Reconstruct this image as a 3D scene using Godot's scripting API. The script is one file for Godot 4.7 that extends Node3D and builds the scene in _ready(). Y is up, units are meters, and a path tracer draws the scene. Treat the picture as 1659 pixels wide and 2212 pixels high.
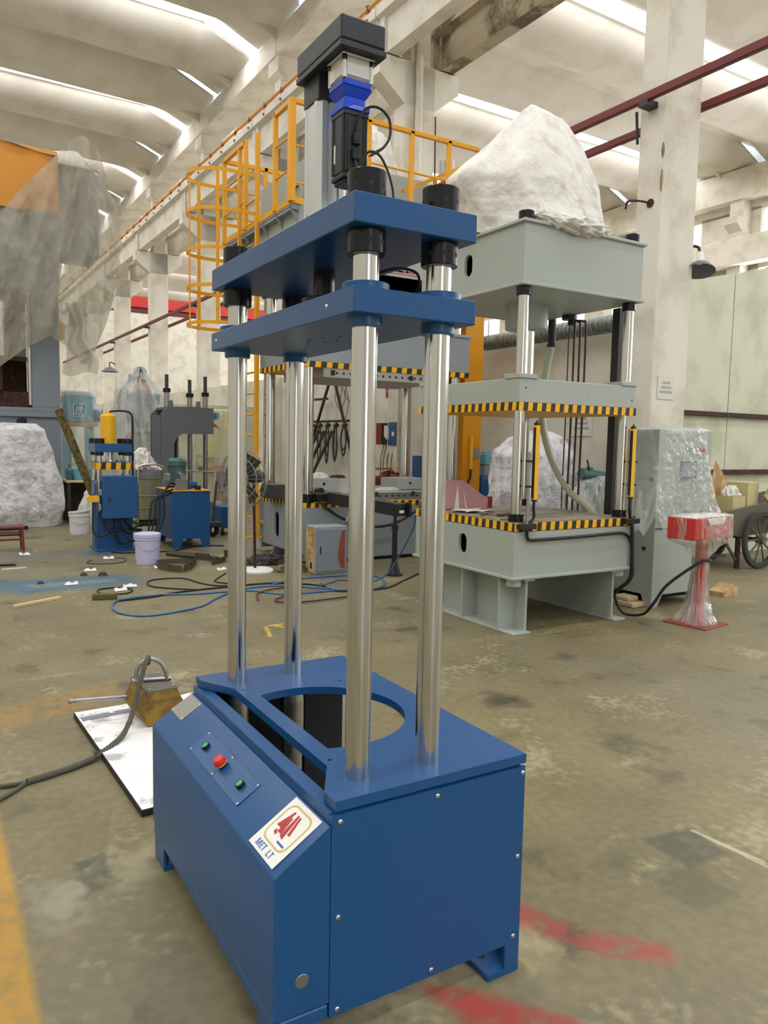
extends Node3D
# A workshop hall: a blue four-column servo press in front, grey presses, carts and covered machines behind it.

var M := {}            # materials by name
var org := {}          # world position of each thing's base
var taken := {}
var BT := Transform3D()  # the building stands turned by 0.8 degrees to the presses

class B:
	var v := PackedVector3Array()
	var n := PackedVector3Array()
	var u := PackedVector2Array()
	var c := PackedColorArray()
	var tint := Color.WHITE
	func t3(a: Vector3, b: Vector3, d: Vector3, na: Vector3, nb: Vector3, nd: Vector3, ua := Vector2.ZERO, ub := Vector2.ZERO, ud := Vector2.ZERO) -> void:
		if (b - a).cross(d - a).dot(na + nb + nd) > 0.0:
			v.append_array([a, d, b]); n.append_array([na, nd, nb]); u.append_array([ua, ud, ub])
		else:
			v.append_array([a, b, d]); n.append_array([na, nb, nd]); u.append_array([ua, ub, ud])
		c.append_array([tint, tint, tint])
	func tri(a: Vector3, b: Vector3, d: Vector3, nn: Vector3) -> void:
		t3(a, b, d, nn, nn, nn)
	func quad(a: Vector3, b: Vector3, d: Vector3, e: Vector3, nn: Vector3, u0 := Vector2(0, 1), u1 := Vector2(1, 1), u2 := Vector2(1, 0), u3 := Vector2(0, 0)) -> void:
		t3(a, b, d, nn, nn, nn, u0, u1, u2); t3(a, d, e, nn, nn, nn, u0, u2, u3)
	func obox(t: Transform3D, s: Vector3, bev := 0.0) -> B:
		var h := s * 0.5
		var e := minf(bev, minf(h.x, minf(h.y, h.z)) * 0.9)
		var q := h - Vector3(e, e, e)
		var ax := [Vector3.RIGHT, Vector3.UP, Vector3.BACK]
		var bs := t.basis.orthonormalized()
		for k in 3:
			var i := (k + 1) % 3
			var j := (k + 2) % 3
			for sg in [-1.0, 1.0]:
				var o: Vector3 = ax[k] * sg * h[k]
				var p: Vector3 = ax[i] * q[i]
				var r: Vector3 = ax[j] * q[j]
				quad(t * (o - p - r), t * (o + p - r), t * (o + p + r), t * (o - p + r), bs * (ax[k] * sg))
			if e > 0.0:
				for sa in [-1.0, 1.0]:
					for sb in [-1.0, 1.0]:
						var nn: Vector3 = (ax[i] * sa + ax[j] * sb).normalized()
						var l: Vector3 = ax[k] * q[k]
						var p1: Vector3 = ax[i] * sa * h[i] + ax[j] * sb * q[j]
						var p2: Vector3 = ax[i] * sa * q[i] + ax[j] * sb * h[j]
						quad(t * (p1 - l), t * (p1 + l), t * (p2 + l), t * (p2 - l), bs * nn)
		if e > 0.0:
			for x in [-1.0, 1.0]:
				for y in [-1.0, 1.0]:
					for z in [-1.0, 1.0]:
						tri(t * Vector3(x * h.x, y * q.y, z * q.z), t * Vector3(x * q.x, y * h.y, z * q.z), t * Vector3(x * q.x, y * q.y, z * h.z), bs * Vector3(x, y, z).normalized())
		return self
	func box(x0: float, y0: float, z0: float, x1: float, y1: float, z1: float, bev := 0.0) -> B:
		return obox(Transform3D(Basis(), Vector3(x0 + x1, y0 + y1, z0 + z1) * 0.5), Vector3(absf(x1 - x0), absf(y1 - y0), absf(z1 - z0)), bev)
	func bar(a: Vector3, b: Vector3, w: float, h: float, up := Vector3.UP, bev := 0.0) -> B:   # a straight bar of width w and height h
		var d := (b - a).normalized()
		var uu := up if absf(d.dot(up)) < 0.98 else Vector3.RIGHT
		var s := uu.cross(d).normalized()
		return obox(Transform3D(Basis(s, d.cross(s).normalized(), d), (a + b) * 0.5), Vector3(w, h, a.distance_to(b)), bev)
	func lathe(o: Vector3, axis: Vector3, prof: Array, segs := 28, smooth := false) -> B:   # prof: [radius, height] pairs
		var w := axis.normalized()
		var s := w.cross(Vector3.UP if absf(w.y) < 0.9 else Vector3.RIGHT).normalized()
		var r := s.cross(w)
		var pn := []
		for i in prof.size() - 1:
			var d := Vector2(prof[i + 1][0] - prof[i][0], prof[i + 1][1] - prof[i][1]).normalized()
			pn.append(Vector2(d.y, -d.x))
		for i in prof.size() - 1:
			var n0: Vector2 = pn[i]
			var n1: Vector2 = pn[i]
			if smooth:
				if i > 0: n0 = (pn[i] + pn[i - 1]).normalized()
				if i < pn.size() - 1: n1 = (pn[i] + pn[i + 1]).normalized()
			for k in segs:
				var a0 := TAU * k / segs
				var a1 := TAU * (k + 1) / segs
				var d0 := s * cos(a0) + r * sin(a0)
				var d1 := s * cos(a1) + r * sin(a1)
				var A: Vector3 = o + d0 * prof[i][0] + w * prof[i][1]
				var Bb: Vector3 = o + d1 * prof[i][0] + w * prof[i][1]
				var Cc: Vector3 = o + d1 * prof[i + 1][0] + w * prof[i + 1][1]
				var D: Vector3 = o + d0 * prof[i + 1][0] + w * prof[i + 1][1]
				var q := [d0 * n0.x + w * n0.y, d1 * n0.x + w * n0.y, d1 * n1.x + w * n1.y, d0 * n1.x + w * n1.y]
				var uv := [Vector2(k * 1.0 / segs, prof[i][1]), Vector2((k + 1.0) / segs, prof[i][1]), Vector2((k + 1.0) / segs, prof[i + 1][1]), Vector2(k * 1.0 / segs, prof[i + 1][1])]
				if prof[i][0] > 1e-6: t3(A, Bb, Cc, q[0], q[1], q[2], uv[0], uv[1], uv[2])
				if prof[i + 1][0] > 1e-6: t3(A, Cc, D, q[0], q[2], q[3], uv[0], uv[2], uv[3])
		return self
	func cyl(a: Vector3, b: Vector3, r: float, segs := 24, r2 := -1.0, bev := 0.0) -> B:
		var l := a.distance_to(b)
		var e := r if r2 < 0.0 else r2
		var pr := [[0.0, 0.0], [r, 0.0], [e, l], [0.0, l]]
		if bev > 0.0: pr = [[0.0, 0.0], [r - bev, 0.0], [r, bev], [e, l - bev], [e - bev, l], [0.0, l]]
		return lathe(a, b - a, pr, segs)
	func tube(p: Array, r: float, segs := 8, fine := 6, closed := false) -> B:   # a round hose along a smooth curve through the points
		var pts := PackedVector3Array()
		var m := p.size()
		if fine <= 1 or m < 3:
			for q in p: pts.append(q)
		else:
			for i in (m if closed else m - 1):
				var p0: Vector3 = p[(i - 1 + m) % m] if closed or i > 0 else p[0] * 2.0 - p[1]
				var p1: Vector3 = p[i]
				var p2: Vector3 = p[(i + 1) % m]
				var p3: Vector3 = p[(i + 2) % m] if closed or i < m - 2 else p[m - 1] * 2.0 - p[m - 2]
				for k in fine:
					pts.append(p1.cubic_interpolate(p2, p0, p3, k * 1.0 / fine))
			if closed: pts.append(p[0])
			else: pts.append(p[m - 1])
		var d := (pts[1] - pts[0]).normalized()
		var s := d.cross(Vector3.UP if absf(d.y) < 0.9 else Vector3.RIGHT).normalized()
		var rings := []
		for i in pts.size():
			var f := (pts[mini(i + 1, pts.size() - 1)] - pts[maxi(i - 1, 0)]).normalized()
			s = (s - f * s.dot(f)).normalized()
			var q := f.cross(s)
			var ring := PackedVector3Array()
			for k in segs + 1: ring.append(s * cos(TAU * k / segs) + q * sin(TAU * k / segs))
			rings.append(ring)
		for i in pts.size() - 1:
			for k in segs:
				var a: Vector3 = rings[i][k]
				var b: Vector3 = rings[i][k + 1]
				var e: Vector3 = rings[i + 1][k + 1]
				var g: Vector3 = rings[i + 1][k]
				t3(pts[i] + a * r, pts[i] + b * r, pts[i + 1] + e * r, a, b, e)
				t3(pts[i] + a * r, pts[i + 1] + e * r, pts[i + 1] + g * r, a, e, g)
		if not closed:
			for w in [0, pts.size() - 1]:
				var f := (pts[1] - pts[0]).normalized() * -1.0 if w == 0 else (pts[w] - pts[w - 1]).normalized()
				for k in segs: tri(pts[w], pts[w] + rings[w][k] * r, pts[w] + rings[w][k + 1] * r, f)
		return self
	func prism(poly: PackedVector2Array, o: Vector3, U: Vector3, V: Vector3, h: float, holes := [], smooth_holes := true) -> B:   # an outline in the plane U, V, extruded h along their cross product
		var w := U.cross(V).normalized()
		var res: Array = [poly]
		for hole: PackedVector2Array in holes:
			var cx := 0.0
			for q in hole: cx += q.x / hole.size()
			var nxt := []
			for p: PackedVector2Array in res:
				for rect in [PackedVector2Array([Vector2(-99, -99), Vector2(cx, -99), Vector2(cx, 99), Vector2(-99, 99)]), PackedVector2Array([Vector2(cx, -99), Vector2(99, -99), Vector2(99, 99), Vector2(cx, 99)])]:
					for q in Geometry2D.intersect_polygons(p, rect):
						for e in Geometry2D.clip_polygons(q, hole):
							if not Geometry2D.is_polygon_clockwise(e): nxt.append(e)
			res = nxt
		for p: PackedVector2Array in res:
			var ix := Geometry2D.triangulate_polygon(p)
			for i in range(0, ix.size(), 3):
				var a := o + U * p[ix[i]].x + V * p[ix[i]].y
				var b := o + U * p[ix[i + 1]].x + V * p[ix[i + 1]].y
				var d := o + U * p[ix[i + 2]].x + V * p[ix[i + 2]].y
				t3(a + w * h, b + w * h, d + w * h, w, w, w, p[ix[i]], p[ix[i + 1]], p[ix[i + 2]])
				t3(a, b, d, -w, -w, -w, p[ix[i]], p[ix[i + 1]], p[ix[i + 2]])
		wall(poly, o, U, V, h, 1.0)
		for hole in holes: wall(hole, o, U, V, h, -1.0)
		return self
	func wall(poly: PackedVector2Array, o: Vector3, U: Vector3, V: Vector3, h: float, sg: float) -> void:
		var w := U.cross(V).normalized()
		var m := poly.size()
		if Geometry2D.is_polygon_clockwise(poly): sg = -sg
		var en := []
		for i in m:
			var d: Vector2 = (poly[(i + 1) % m] - poly[i]).normalized()
			en.append(Vector2(d.y, -d.x) * sg)
		for i in m:
			var a := o + U * poly[i].x + V * poly[i].y
			var b := o + U * poly[(i + 1) % m].x + V * poly[(i + 1) % m].y
			var e0: Vector2 = en[i]
			var e1: Vector2 = en[i]
			if en[i].dot(en[(i - 1 + m) % m]) > 0.8: e0 = (en[i] + en[(i - 1 + m) % m]).normalized()
			if en[i].dot(en[(i + 1) % m]) > 0.8: e1 = (en[i] + en[(i + 1) % m]).normalized()
			var n0 := U * e0.x + V * e0.y
			var n1 := U * e1.x + V * e1.y
			t3(a, b, b + w * h, n0, n1, n1); t3(a, b + w * h, a + w * h, n0, n1, n0)
	func grid(nu: int, nv: int, f: Callable, wrap := false) -> B:   # a smooth sheet f(u, v), u and v from 0 to 1
		var p := PackedVector3Array()
		for j in nv + 1:
			for i in nu + 1: p.append(f.call(i * 1.0 / nu, j * 1.0 / nv))
		var q := PackedVector3Array()
		for j in nv + 1:
			for i in nu + 1:
				var i0 := i - 1 if i > 0 else (nu - 1 if wrap else 0)
				var i1 := i + 1 if i < nu else (1 if wrap else nu)
				var du := p[j * (nu + 1) + i1] - p[j * (nu + 1) + i0]
				var dv := p[mini(j + 1, nv) * (nu + 1) + i] - p[maxi(j - 1, 0) * (nu + 1) + i]
				var nn := du.cross(dv)
				q.append(nn.normalized() if nn.length() > 1e-9 else Vector3.UP)
		for j in nv:
			for i in nu:
				var a := j * (nu + 1) + i
				var b := a + 1
				var d := b + nu + 1
				var e := a + nu + 1
				var uv := [Vector2(i, j), Vector2(i + 1, j), Vector2(i + 1, j + 1), Vector2(i, j + 1)]
				for k in 4: uv[k] = Vector2(uv[k].x / nu, uv[k].y / nv)
				t3(p[a], p[b], p[d], q[a], q[b], q[d], uv[0], uv[1], uv[2])
				t3(p[a], p[d], p[e], q[a], q[d], q[e], uv[0], uv[2], uv[3])
		return self
	func shroud(o: Vector3, prof: Array, nf: float, amp: float, sd: int, pw := 2.6, segs := 72, steps := 5, fold := 0.0, folds := 9.0, straight := false) -> B:   # a cloth over a body: prof [y, reach +x, reach -x, reach z], bottom first
		var ns := FastNoiseLite.new()
		ns.seed = sd
		ns.frequency = 1.0
		ns.fractal_octaves = 3
		var rows := (prof.size() - 1) * steps
		grid(segs, rows, func(a: float, t: float) -> Vector3:
			var x := t * (prof.size() - 1)
			var i := mini(int(x), prof.size() - 2)
			var f := x - i
			if not straight: f = f * f * (3.0 - 2.0 * f)
			var th := TAU * a
			var cs := cos(th)
			var sn := sin(th)
			var k := pow(pow(absf(cs), pw) + pow(absf(sn), pw), -1.0 / pw)
			var y: float = lerpf(prof[i][0], prof[i + 1][0], x - i)
			var rx: float = lerpf(prof[i][1], prof[i + 1][1], f) if cs > 0.0 else lerpf(prof[i][2], prof[i + 1][2], f)
			var rz: float = lerpf(prof[i][3], prof[i + 1][3], f)
			var low := 1.0 - t
			var w := amp * (ns.get_noise_3d(cs * nf, t * 1.5, sn * nf) * 1.3 * (0.35 + low) + 0.5 * ns.get_noise_3d(cs * nf * 3.0, t * 7.0, sn * nf * 3.0))
			w += fold * pow(low, 0.8) * sin(th * folds + 4.0 * ns.get_noise_3d(cs, t * 1.2, sn))
			var g := 1.0 if rx > 0.05 else rx / 0.05
			return o + Vector3(cs * k * (rx + w * g), y + w * 0.35 * g, sn * k * (rz + w * g)), true)
		return self

func numbered(s: String) -> String:
	taken[s] = taken.get(s, 0) + 1
	return s if taken[s] == 1 else "%s_%03d" % [s, taken[s] - 1]

func base_of(p: Node) -> Vector3:
	return org.get(p, Vector3.ZERO)

func mesh_of(b: B, at := Vector3.ZERO) -> ArrayMesh:
	var v := b.v
	if at != Vector3.ZERO:
		for i in v.size(): v[i] -= at
	var a := []
	a.resize(Mesh.ARRAY_MAX)
	a[Mesh.ARRAY_VERTEX] = v; a[Mesh.ARRAY_NORMAL] = b.n; a[Mesh.ARRAY_TEX_UV] = b.u; a[Mesh.ARRAY_COLOR] = b.c
	var m := ArrayMesh.new()
	m.add_surface_from_arrays(Mesh.PRIMITIVE_TRIANGLES, a)
	return m

func obj(called: String, b: B, m: String, parent: Node = self) -> MeshInstance3D:   # one mesh; vertices are given in the hall's metres
	var o := MeshInstance3D.new()
	o.name = numbered(called) if parent == self else called
	o.mesh = mesh_of(b, base_of(parent))
	o.material_override = M[m]
	org[o] = base_of(parent)
	parent.add_child(o, true)
	return o

func tag(o: Node, label: String, category: String, group := "") -> Node:
	o.set_meta("label", label); o.set_meta("category", category)
	if group: o.set_meta("group", group)
	return o

func thing(called: String, label: String, category: String, at: Vector3, group := "") -> Node3D:
	var o := Node3D.new()
	o.name = numbered(called)
	o.position = at
	org[o] = at
	add_child(o)
	tag(o, label, category, group)
	return o

func one(called: String, b: B, m: String, label: String, category: String, group := "") -> MeshInstance3D:   # a thing that is one mesh
	var o := obj(called, b, m)
	tag(o, label, category, group)
	return o

func struct(called: String, b: B, m: String, turned := true) -> MeshInstance3D:
	var o := obj(called, b, m)
	o.set_meta("kind", "structure")
	if turned: o.transform = BT
	return o

func turned(o: Node3D) -> Node3D:   # a thing whose measures are the building's
	o.transform = BT * Transform3D(Basis(), base_of(o))
	return o

func copy(o: Node3D, at: Vector3, label := "") -> Node3D:
	var d := o.duplicate()
	d.name = numbered(String(o.name).rstrip("_0123456789"))
	add_child(d)
	d.position = at
	if label: d.set_meta("label", label)
	return d

func text(s: String, size: float, depth: float, at: Vector3, right: Vector3, up: Vector3, m: String, called: String, parent: Node, font := "Droid Sans", bold := true) -> MeshInstance3D:
	var f := SystemFont.new()
	f.font_names = PackedStringArray([font])
	f.font_weight = 700 if bold else 400
	var t := TextMesh.new()
	t.text = s; t.font = f; t.font_size = 32; t.pixel_size = size / 32.0 * 1.35; t.depth = depth
	t.curve_step = 2.0
	var o := MeshInstance3D.new()
	o.name = called
	o.mesh = t
	o.material_override = M[m]
	var r := right.normalized()
	var q := up.normalized()
	parent.add_child(o, true)
	o.transform = Transform3D(Basis(r, q, r.cross(q)), at - base_of(parent))
	return o

func circle(r: float, cx := 0.0, cy := 0.0, k := 28) -> PackedVector2Array:
	var p := PackedVector2Array()
	for i in k: p.append(Vector2(cx + r * cos(TAU * i / k), cy + r * sin(TAU * i / k)))
	return p

func slot(w: float, h: float, cx := 0.0, cy := 0.0, k := 10) -> PackedVector2Array:   # an upright oblong with round ends
	var p := PackedVector2Array()
	var r := w * 0.5
	for i in k + 1: p.append(Vector2(cx + r * cos(PI * i / k), cy + h * 0.5 - r + r * sin(PI * i / k)))
	for i in k + 1: p.append(Vector2(cx - r * cos(PI * i / k), cy - h * 0.5 + r - r * sin(PI * i / k)))
	return p

func rect(x0: float, y0: float, x1: float, y1: float) -> PackedVector2Array:
	return PackedVector2Array([Vector2(x0, y0), Vector2(x1, y0), Vector2(x1, y1), Vector2(x0, y1)])

func poly(a: Array) -> PackedVector2Array:
	var p := PackedVector2Array()
	for i in range(0, a.size(), 2): p.append(Vector2(a[i], a[i + 1]))
	return p

func V(x: float, y: float, z: float) -> Vector3:
	return Vector3(x, y, z)

# ---------------------------------------------------------------- materials
func noise_image(size: int, freq: float, sd: int, oct := 4, lo := 0.0, hi := 1.0) -> Image:
	var f := FastNoiseLite.new()
	f.seed = sd; f.frequency = freq; f.fractal_octaves = oct
	var im := f.get_seamless_image(size, size)
	if lo != 0.0 or hi != 1.0:
		var d := im.get_data()
		for i in d.size(): d[i] = int(lerpf(lo, hi, d[i] / 255.0) * 255.0)
		im = Image.create_from_data(size, size, false, Image.FORMAT_L8, d)
	return im

func bump(size: int, freq: float, sd: int, depth: float, oct := 3) -> ImageTexture:
	var im := noise_image(size, freq, sd, oct)
	im.convert(Image.FORMAT_RGBA8)
	im.bump_map_to_normal_map(depth)
	return ImageTexture.create_from_image(im)

func two_tone(size: int, freq: float, sd: int, a: Color, b: Color, oct := 5, lo := 0.3, hi := 0.7, stretch := 1) -> ImageTexture:   # a seamless mottle between two colours
	var d := noise_image(size, freq, sd, oct).get_data()
	var e := noise_image(size, freq * 9.0, sd + 7, 3).get_data()
	var lut := []
	for i in 256:
		var k := smoothstep(lo, hi, i / 255.0)
		var q := a.lerp(b, k)
		lut.append([int(q.r * 255), int(q.g * 255), int(q.b * 255)])
	var o := PackedByteArray()
	o.resize(size * size * 3)
	for y in size:
		for x in size:
			var w: int = d[y * size + x]
			var z: int = e[y * size + ((x * stretch) % size)]
			w = clampi(w + (z - 128) / 4, 0, 255)
			var g: Array = lut[w]
			var p := (y * size + x) * 3
			o[p] = g[0]; o[p + 1] = g[1]; o[p + 2] = g[2]
	return ImageTexture.create_from_image(Image.create_from_data(size, size, false, Image.FORMAT_RGB8, o))

func mat(called: String, col: Color, rough := 0.6, metal := 0.0, tex: Texture2D = null, scale := 1.0, nrm: Texture2D = null, nscale := 1.0, nstrength := 1.0) -> StandardMaterial3D:
	var m := StandardMaterial3D.new()
	m.resource_name = called
	m.albedo_color = col; m.roughness = rough; m.metallic = metal
	if tex or nrm:
		m.uv1_triplanar = true
		m.uv1_world_triplanar = false
		m.uv1_scale = Vector3.ONE * (scale if tex else nscale)
	if tex: m.albedo_texture = tex
	if nrm:
		m.normal_enabled = true; m.normal_texture = nrm; m.normal_scale = nstrength
	m.cull_mode = BaseMaterial3D.CULL_DISABLED
	M[called] = m
	return m

func make_materials() -> void:
	var peel := bump(256, 0.06, 3, 3.0, 2)
	var cloth := bump(512, 0.012, 5, 14.0, 4)
	var C := func(h: String) -> Color: return Color.html(h)
	var blue := mat("blue_paint", C.call("164f84"), 0.30, 0.0, null, 1.0, peel, 9.0, 0.25)
	blue.metallic_specular = 0.5
	mat("steel_column", C.call("d0cfcd"), 0.13, 1.0)
	mat("steel_dull", C.call("a8a8a6"), 0.34, 1.0)
	mat("dark_steel", C.call("4a4643"), 0.55, 0.6)
	mat("aluminium", C.call("d5d6d6"), 0.33, 0.6)
	mat("black_nut", C.call("18181c"), 0.2, 0.3)
	mat("black_paint", C.call("1b1b1d"), 0.42)
	mat("black_head", C.call("2a2b2e"), 0.45, 0.0, null, 1.0, peel, 14.0, 0.35)
	mat("black_rubber", C.call("141416"), 0.5)
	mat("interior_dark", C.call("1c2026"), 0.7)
	mat("gear_silver", C.call("cfccc0"), 0.4, 0.3)
	mat("bright_blue", C.call("1443c8"), 0.38)
	mat("white_label", C.call("ece9e2"), 0.4)
	mat("white_print", C.call("d7dde8"), 0.5)
	mat("grey_print", C.call("55565a"), 0.5)
	mat("faint_print", C.call("a5a39c"), 0.6)
	mat("red_button", C.call("d83227"), 0.42)
	mat("yellow_ring", C.call("e2b23c"), 0.45)
	mat("green_button", C.call("25b368"), 0.32)
	mat("nameplate", C.call("9c9a92"), 0.36, 0.8)
	mat("screw", C.call("d6d6d6"), 0.25, 1.0)
	mat("gold_print", C.call("cfb56a"), 0.45)
	mat("red_print", C.call("b3262a"), 0.45)
	mat("blue_print", C.call("2f64a5"), 0.45)
	mat("grey_paint", C.call("a4aaa2"), 0.42, 0.0, null, 1.0, peel, 5.0, 0.2)
	mat("table_dust", C.call("ffffff"), 0.6, 0.1, two_tone(256, 0.01, 51, C.call("938d7c"), C.call("726b5a")), 1.0)
	mat("mid_grey_paint", C.call("8f959a"), 0.5, 0.0, null, 1.0, peel, 5.0, 0.2)
	mat("machine_grey", C.call("7e848c"), 0.55)
	mat("dark_grey_paint", C.call("64666a"), 0.6)
	mat("orange_paint", C.call("d9920c"), 0.45)
	mat("yellow_paint", C.call("efb410"), 0.42)
	mat("rail_yellow", C.call("e5a010"), 0.45)
	mat("worn_orange", C.call("cf8f3c"), 0.6)
	mat("rust_red", C.call("8d4034"), 0.7)
	mat("oxide_red", C.call("6e2b2a"), 0.6)
	mat("crane_red", C.call("c0322c"), 0.55)
	mat("rust_brown", C.call("c8b0a0"), 0.8, 0.0, two_tone(256, 0.02, 61, C.call("6a4230"), C.call("3c2c25")), 2.0)
	mat("brown_pipe", C.call("4a2a22"), 0.5)
	mat("panel_cream", C.call("ffffff"), 0.6, 0.0, two_tone(512, 0.006, 21, C.call("cbcbb2"), C.call("b4b698"), 5, 0.35, 1.0), 0.35)
	mat("plywood", C.call("ffffff"), 0.7, 0.0, two_tone(256, 0.012, 31, C.call("c9a877"), C.call("a98455")), 1.4)
	mat("card_yellow", C.call("bcae7c"), 0.75)
	mat("wood_plank", C.call("ffffff"), 0.8, 0.0, two_tone(256, 0.02, 33, C.call("6b5a22"), C.call("3c3312")), 2.0)
	mat("pale_wood", C.call("d6bd92"), 0.7)
	mat("stool_red", C.call("6a2229"), 0.5)
	mat("cart_wood", C.call("5d5c4c"), 0.85)
	mat("tank_green", C.call("8b8a6c"), 0.5, 0.2)
	mat("motor_green", C.call("45625f"), 0.45)
	mat("purple_bucket", C.call("c3c0e0"), 0.45)
	mat("white_bucket", C.call("d9d9dc"), 0.5)
	mat("belt_brown", C.call("4b4330"), 0.85)
	mat("brick_green", C.call("5d5530"), 0.85)
	mat("scrap_white", C.call("dad8d2"), 0.7)
	mat("dark_scrap", C.call("3a3632"), 0.8)
	mat("hose_blue", C.call("3d6f9e"), 0.45)
	mat("rope_steel", C.call("5c594c"), 0.55, 0.35)
	mat("clear_hose", C.call("b9bda8"), 0.4)
	mat("duct_zinc", C.call("8f9593"), 0.4, 0.7, two_tone(256, 0.03, 71, C.call("ffffff"), C.call("c8c8c8")), 1.0)
	mat("light_blue", C.call("6fb2c8"), 0.5)
	mat("pale_yellow", C.call("d9d08c"), 0.5)
	mat("magnet_yellow", C.call("ffffff"), 0.55, 0.1, two_tone(256, 0.008, 41, C.call("94751a"), C.call("5e431e"), 5, 0.1, 1.0), 3.0)
	mat("magnet_top", C.call("6c665a"), 0.55, 0.3)
	mat("sheet_film", C.call("ffffff"), 0.38, 0.0, two_tone(512, 0.008, 43, C.call("f3f1ef"), C.call("b7b2b2"), 5, 0.62, 0.9), 0.8, null)
	mat("sheet_edge", C.call("2e2a28"), 0.6, 0.3)
	mat("grease_white", C.call("d8d4c8"), 0.7)
	mat("red_panel", C.call("8f1f2c"), 0.35)
	mat("pink_film", C.call("c08a90"), 0.3)
	mat("tarp_white", C.call("ffffff"), 0.85, 0.0, two_tone(512, 0.008, 45, C.call("e6e1da"), C.call("c9bfb4"), 5, 0.5, 0.95), 0.9, cloth, 1.0, 0.7)
	mat("tarp_plastic", C.call("ffffff"), 0.5, 0.0, two_tone(512, 0.01, 46, C.call("d8d6d8"), C.call("b4b0b0"), 5, 0.45, 0.85), 0.8, cloth, 1.0, 0.9)
	mat("orange_machine", C.call("d58f2e"), 0.55)
	mat("notice_paper", C.call("d5d1c6"), 0.7)
	mat("lens_white", C.call("efece2"), 0.4)
	mat("wire_mesh", C.call("8d8f86"), 0.5, 0.5)
	mat("fan_dark", C.call("33352f"), 0.6)
	mat("hazard", C.call("ffffff"), 0.5).albedo_texture = hazard_tex()
	var film := mat("clear_film", Color(0.88, 0.9, 0.87, 0.24), 0.22, 0.0, null, 1.0, cloth, 1.2, 0.8)
	film.transparency = BaseMaterial3D.TRANSPARENCY_ALPHA
	var haze := mat("milky_film", Color(0.86, 0.87, 0.85, 0.45), 0.24, 0.0, null, 1.0, cloth, 1.2, 0.8)
	haze.transparency = BaseMaterial3D.TRANSPARENCY_ALPHA
	var drape := mat("drape_cloth", Color(0.68, 0.65, 0.58, 0.60), 0.8, 0.0, null, 1.0, cloth, 1.0, 0.6)
	drape.transparency = BaseMaterial3D.TRANSPARENCY_ALPHA
	drape.backlight_enabled = true
	drape.backlight = Color(0.35, 0.33, 0.3)
	var con := two_tone(1024, 0.004, 11, C.call("ded7c9"), C.call("cbc1b0"), 6, 0.35, 1.0)
	mat("concrete_white", C.call("ffffff"), 0.85, 0.0, con, 0.25)
	mat("wall_white", C.call("ffffff"), 0.85, 0.0, two_tone(1024, 0.004, 12, C.call("d6d0c0"), C.call("c0b9a6"), 6, 0.35, 1.0), 0.25)
	mat("concrete_dirty", C.call("ffffff"), 0.9, 0.0, two_tone(512, 0.006, 13, C.call("b5a78e"), C.call("6a5d49"), 5, 0.35, 0.8), 0.3)
	mat("shell_concrete", C.call("ffffff"), 0.8, 0.0, two_tone(1024, 0.004, 14, C.call("d8d0c4"), C.call("c8beb0"), 6, 0.3, 1.0), 0.16)
	var glow := mat("skylight_glass", C.call("f4f6fa"), 0.4)
	glow.emission_enabled = true
	glow.emission = Color(0.95, 0.97, 1.0)
	glow.emission_energy_multiplier = 2.2

func hazard_tex() -> ImageTexture:
	var im := Image.create(128, 32, false, Image.FORMAT_RGB8)
	for y in 32:
		for x in 128:
			var k := fposmod((x + (y - 16) * 0.25) / 128.0, 1.0)
			im.set_pixel(x, y, Color.html("eeb211") if k < 0.5 else Color.html("26231f"))
	return ImageTexture.create_from_image(im)

func hazard_ring(b: B, x0: float, x1: float, z0: float, z1: float, y0: float, y1: float, period: float) -> B:   # a striped skirting round a table
	var p := [V(x1, 0, z0), V(x0, 0, z0), V(x0, 0, z1), V(x1, 0, z1)]
	for i in 4:
		var a: Vector3 = p[i]
		var d: Vector3 = p[(i + 1) % 4]
		var l := a.distance_to(d) / period
		var nn: Vector3 = (d - a).cross(Vector3.UP).normalized()
		if nn.dot(a + d - V(x0 + x1, 0, z0 + z1)) < 0.0: nn = -nn
		b.quad(V(a.x, y0, a.z), V(d.x, y0, d.z), V(d.x, y1, d.z), V(a.x, y1, a.z), nn, Vector2(0, 1), Vector2(l, 1), Vector2(l, 0), Vector2(0, 0))
	var lid := rect(x0, z0, x1, z1)
	for y in [y0, y1]:
		b.quad(V(x0, y, z0), V(x1, y, z0), V(x1, y, z1), V(x0, y, z1), Vector3.UP if y == y1 else Vector3.DOWN, Vector2(0.2, 0.5), Vector2(0.2, 0.5), Vector2(0.2, 0.5), Vector2(0.2, 0.5))
	return b

# ---------------------------------------------------------------- the hall
const NEAR := Rect2(-4.2, -2.2, 6.0, 6.0)
const MIDDLE := Rect2(-14.0, -4.0, 20.0, 20.0)

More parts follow.
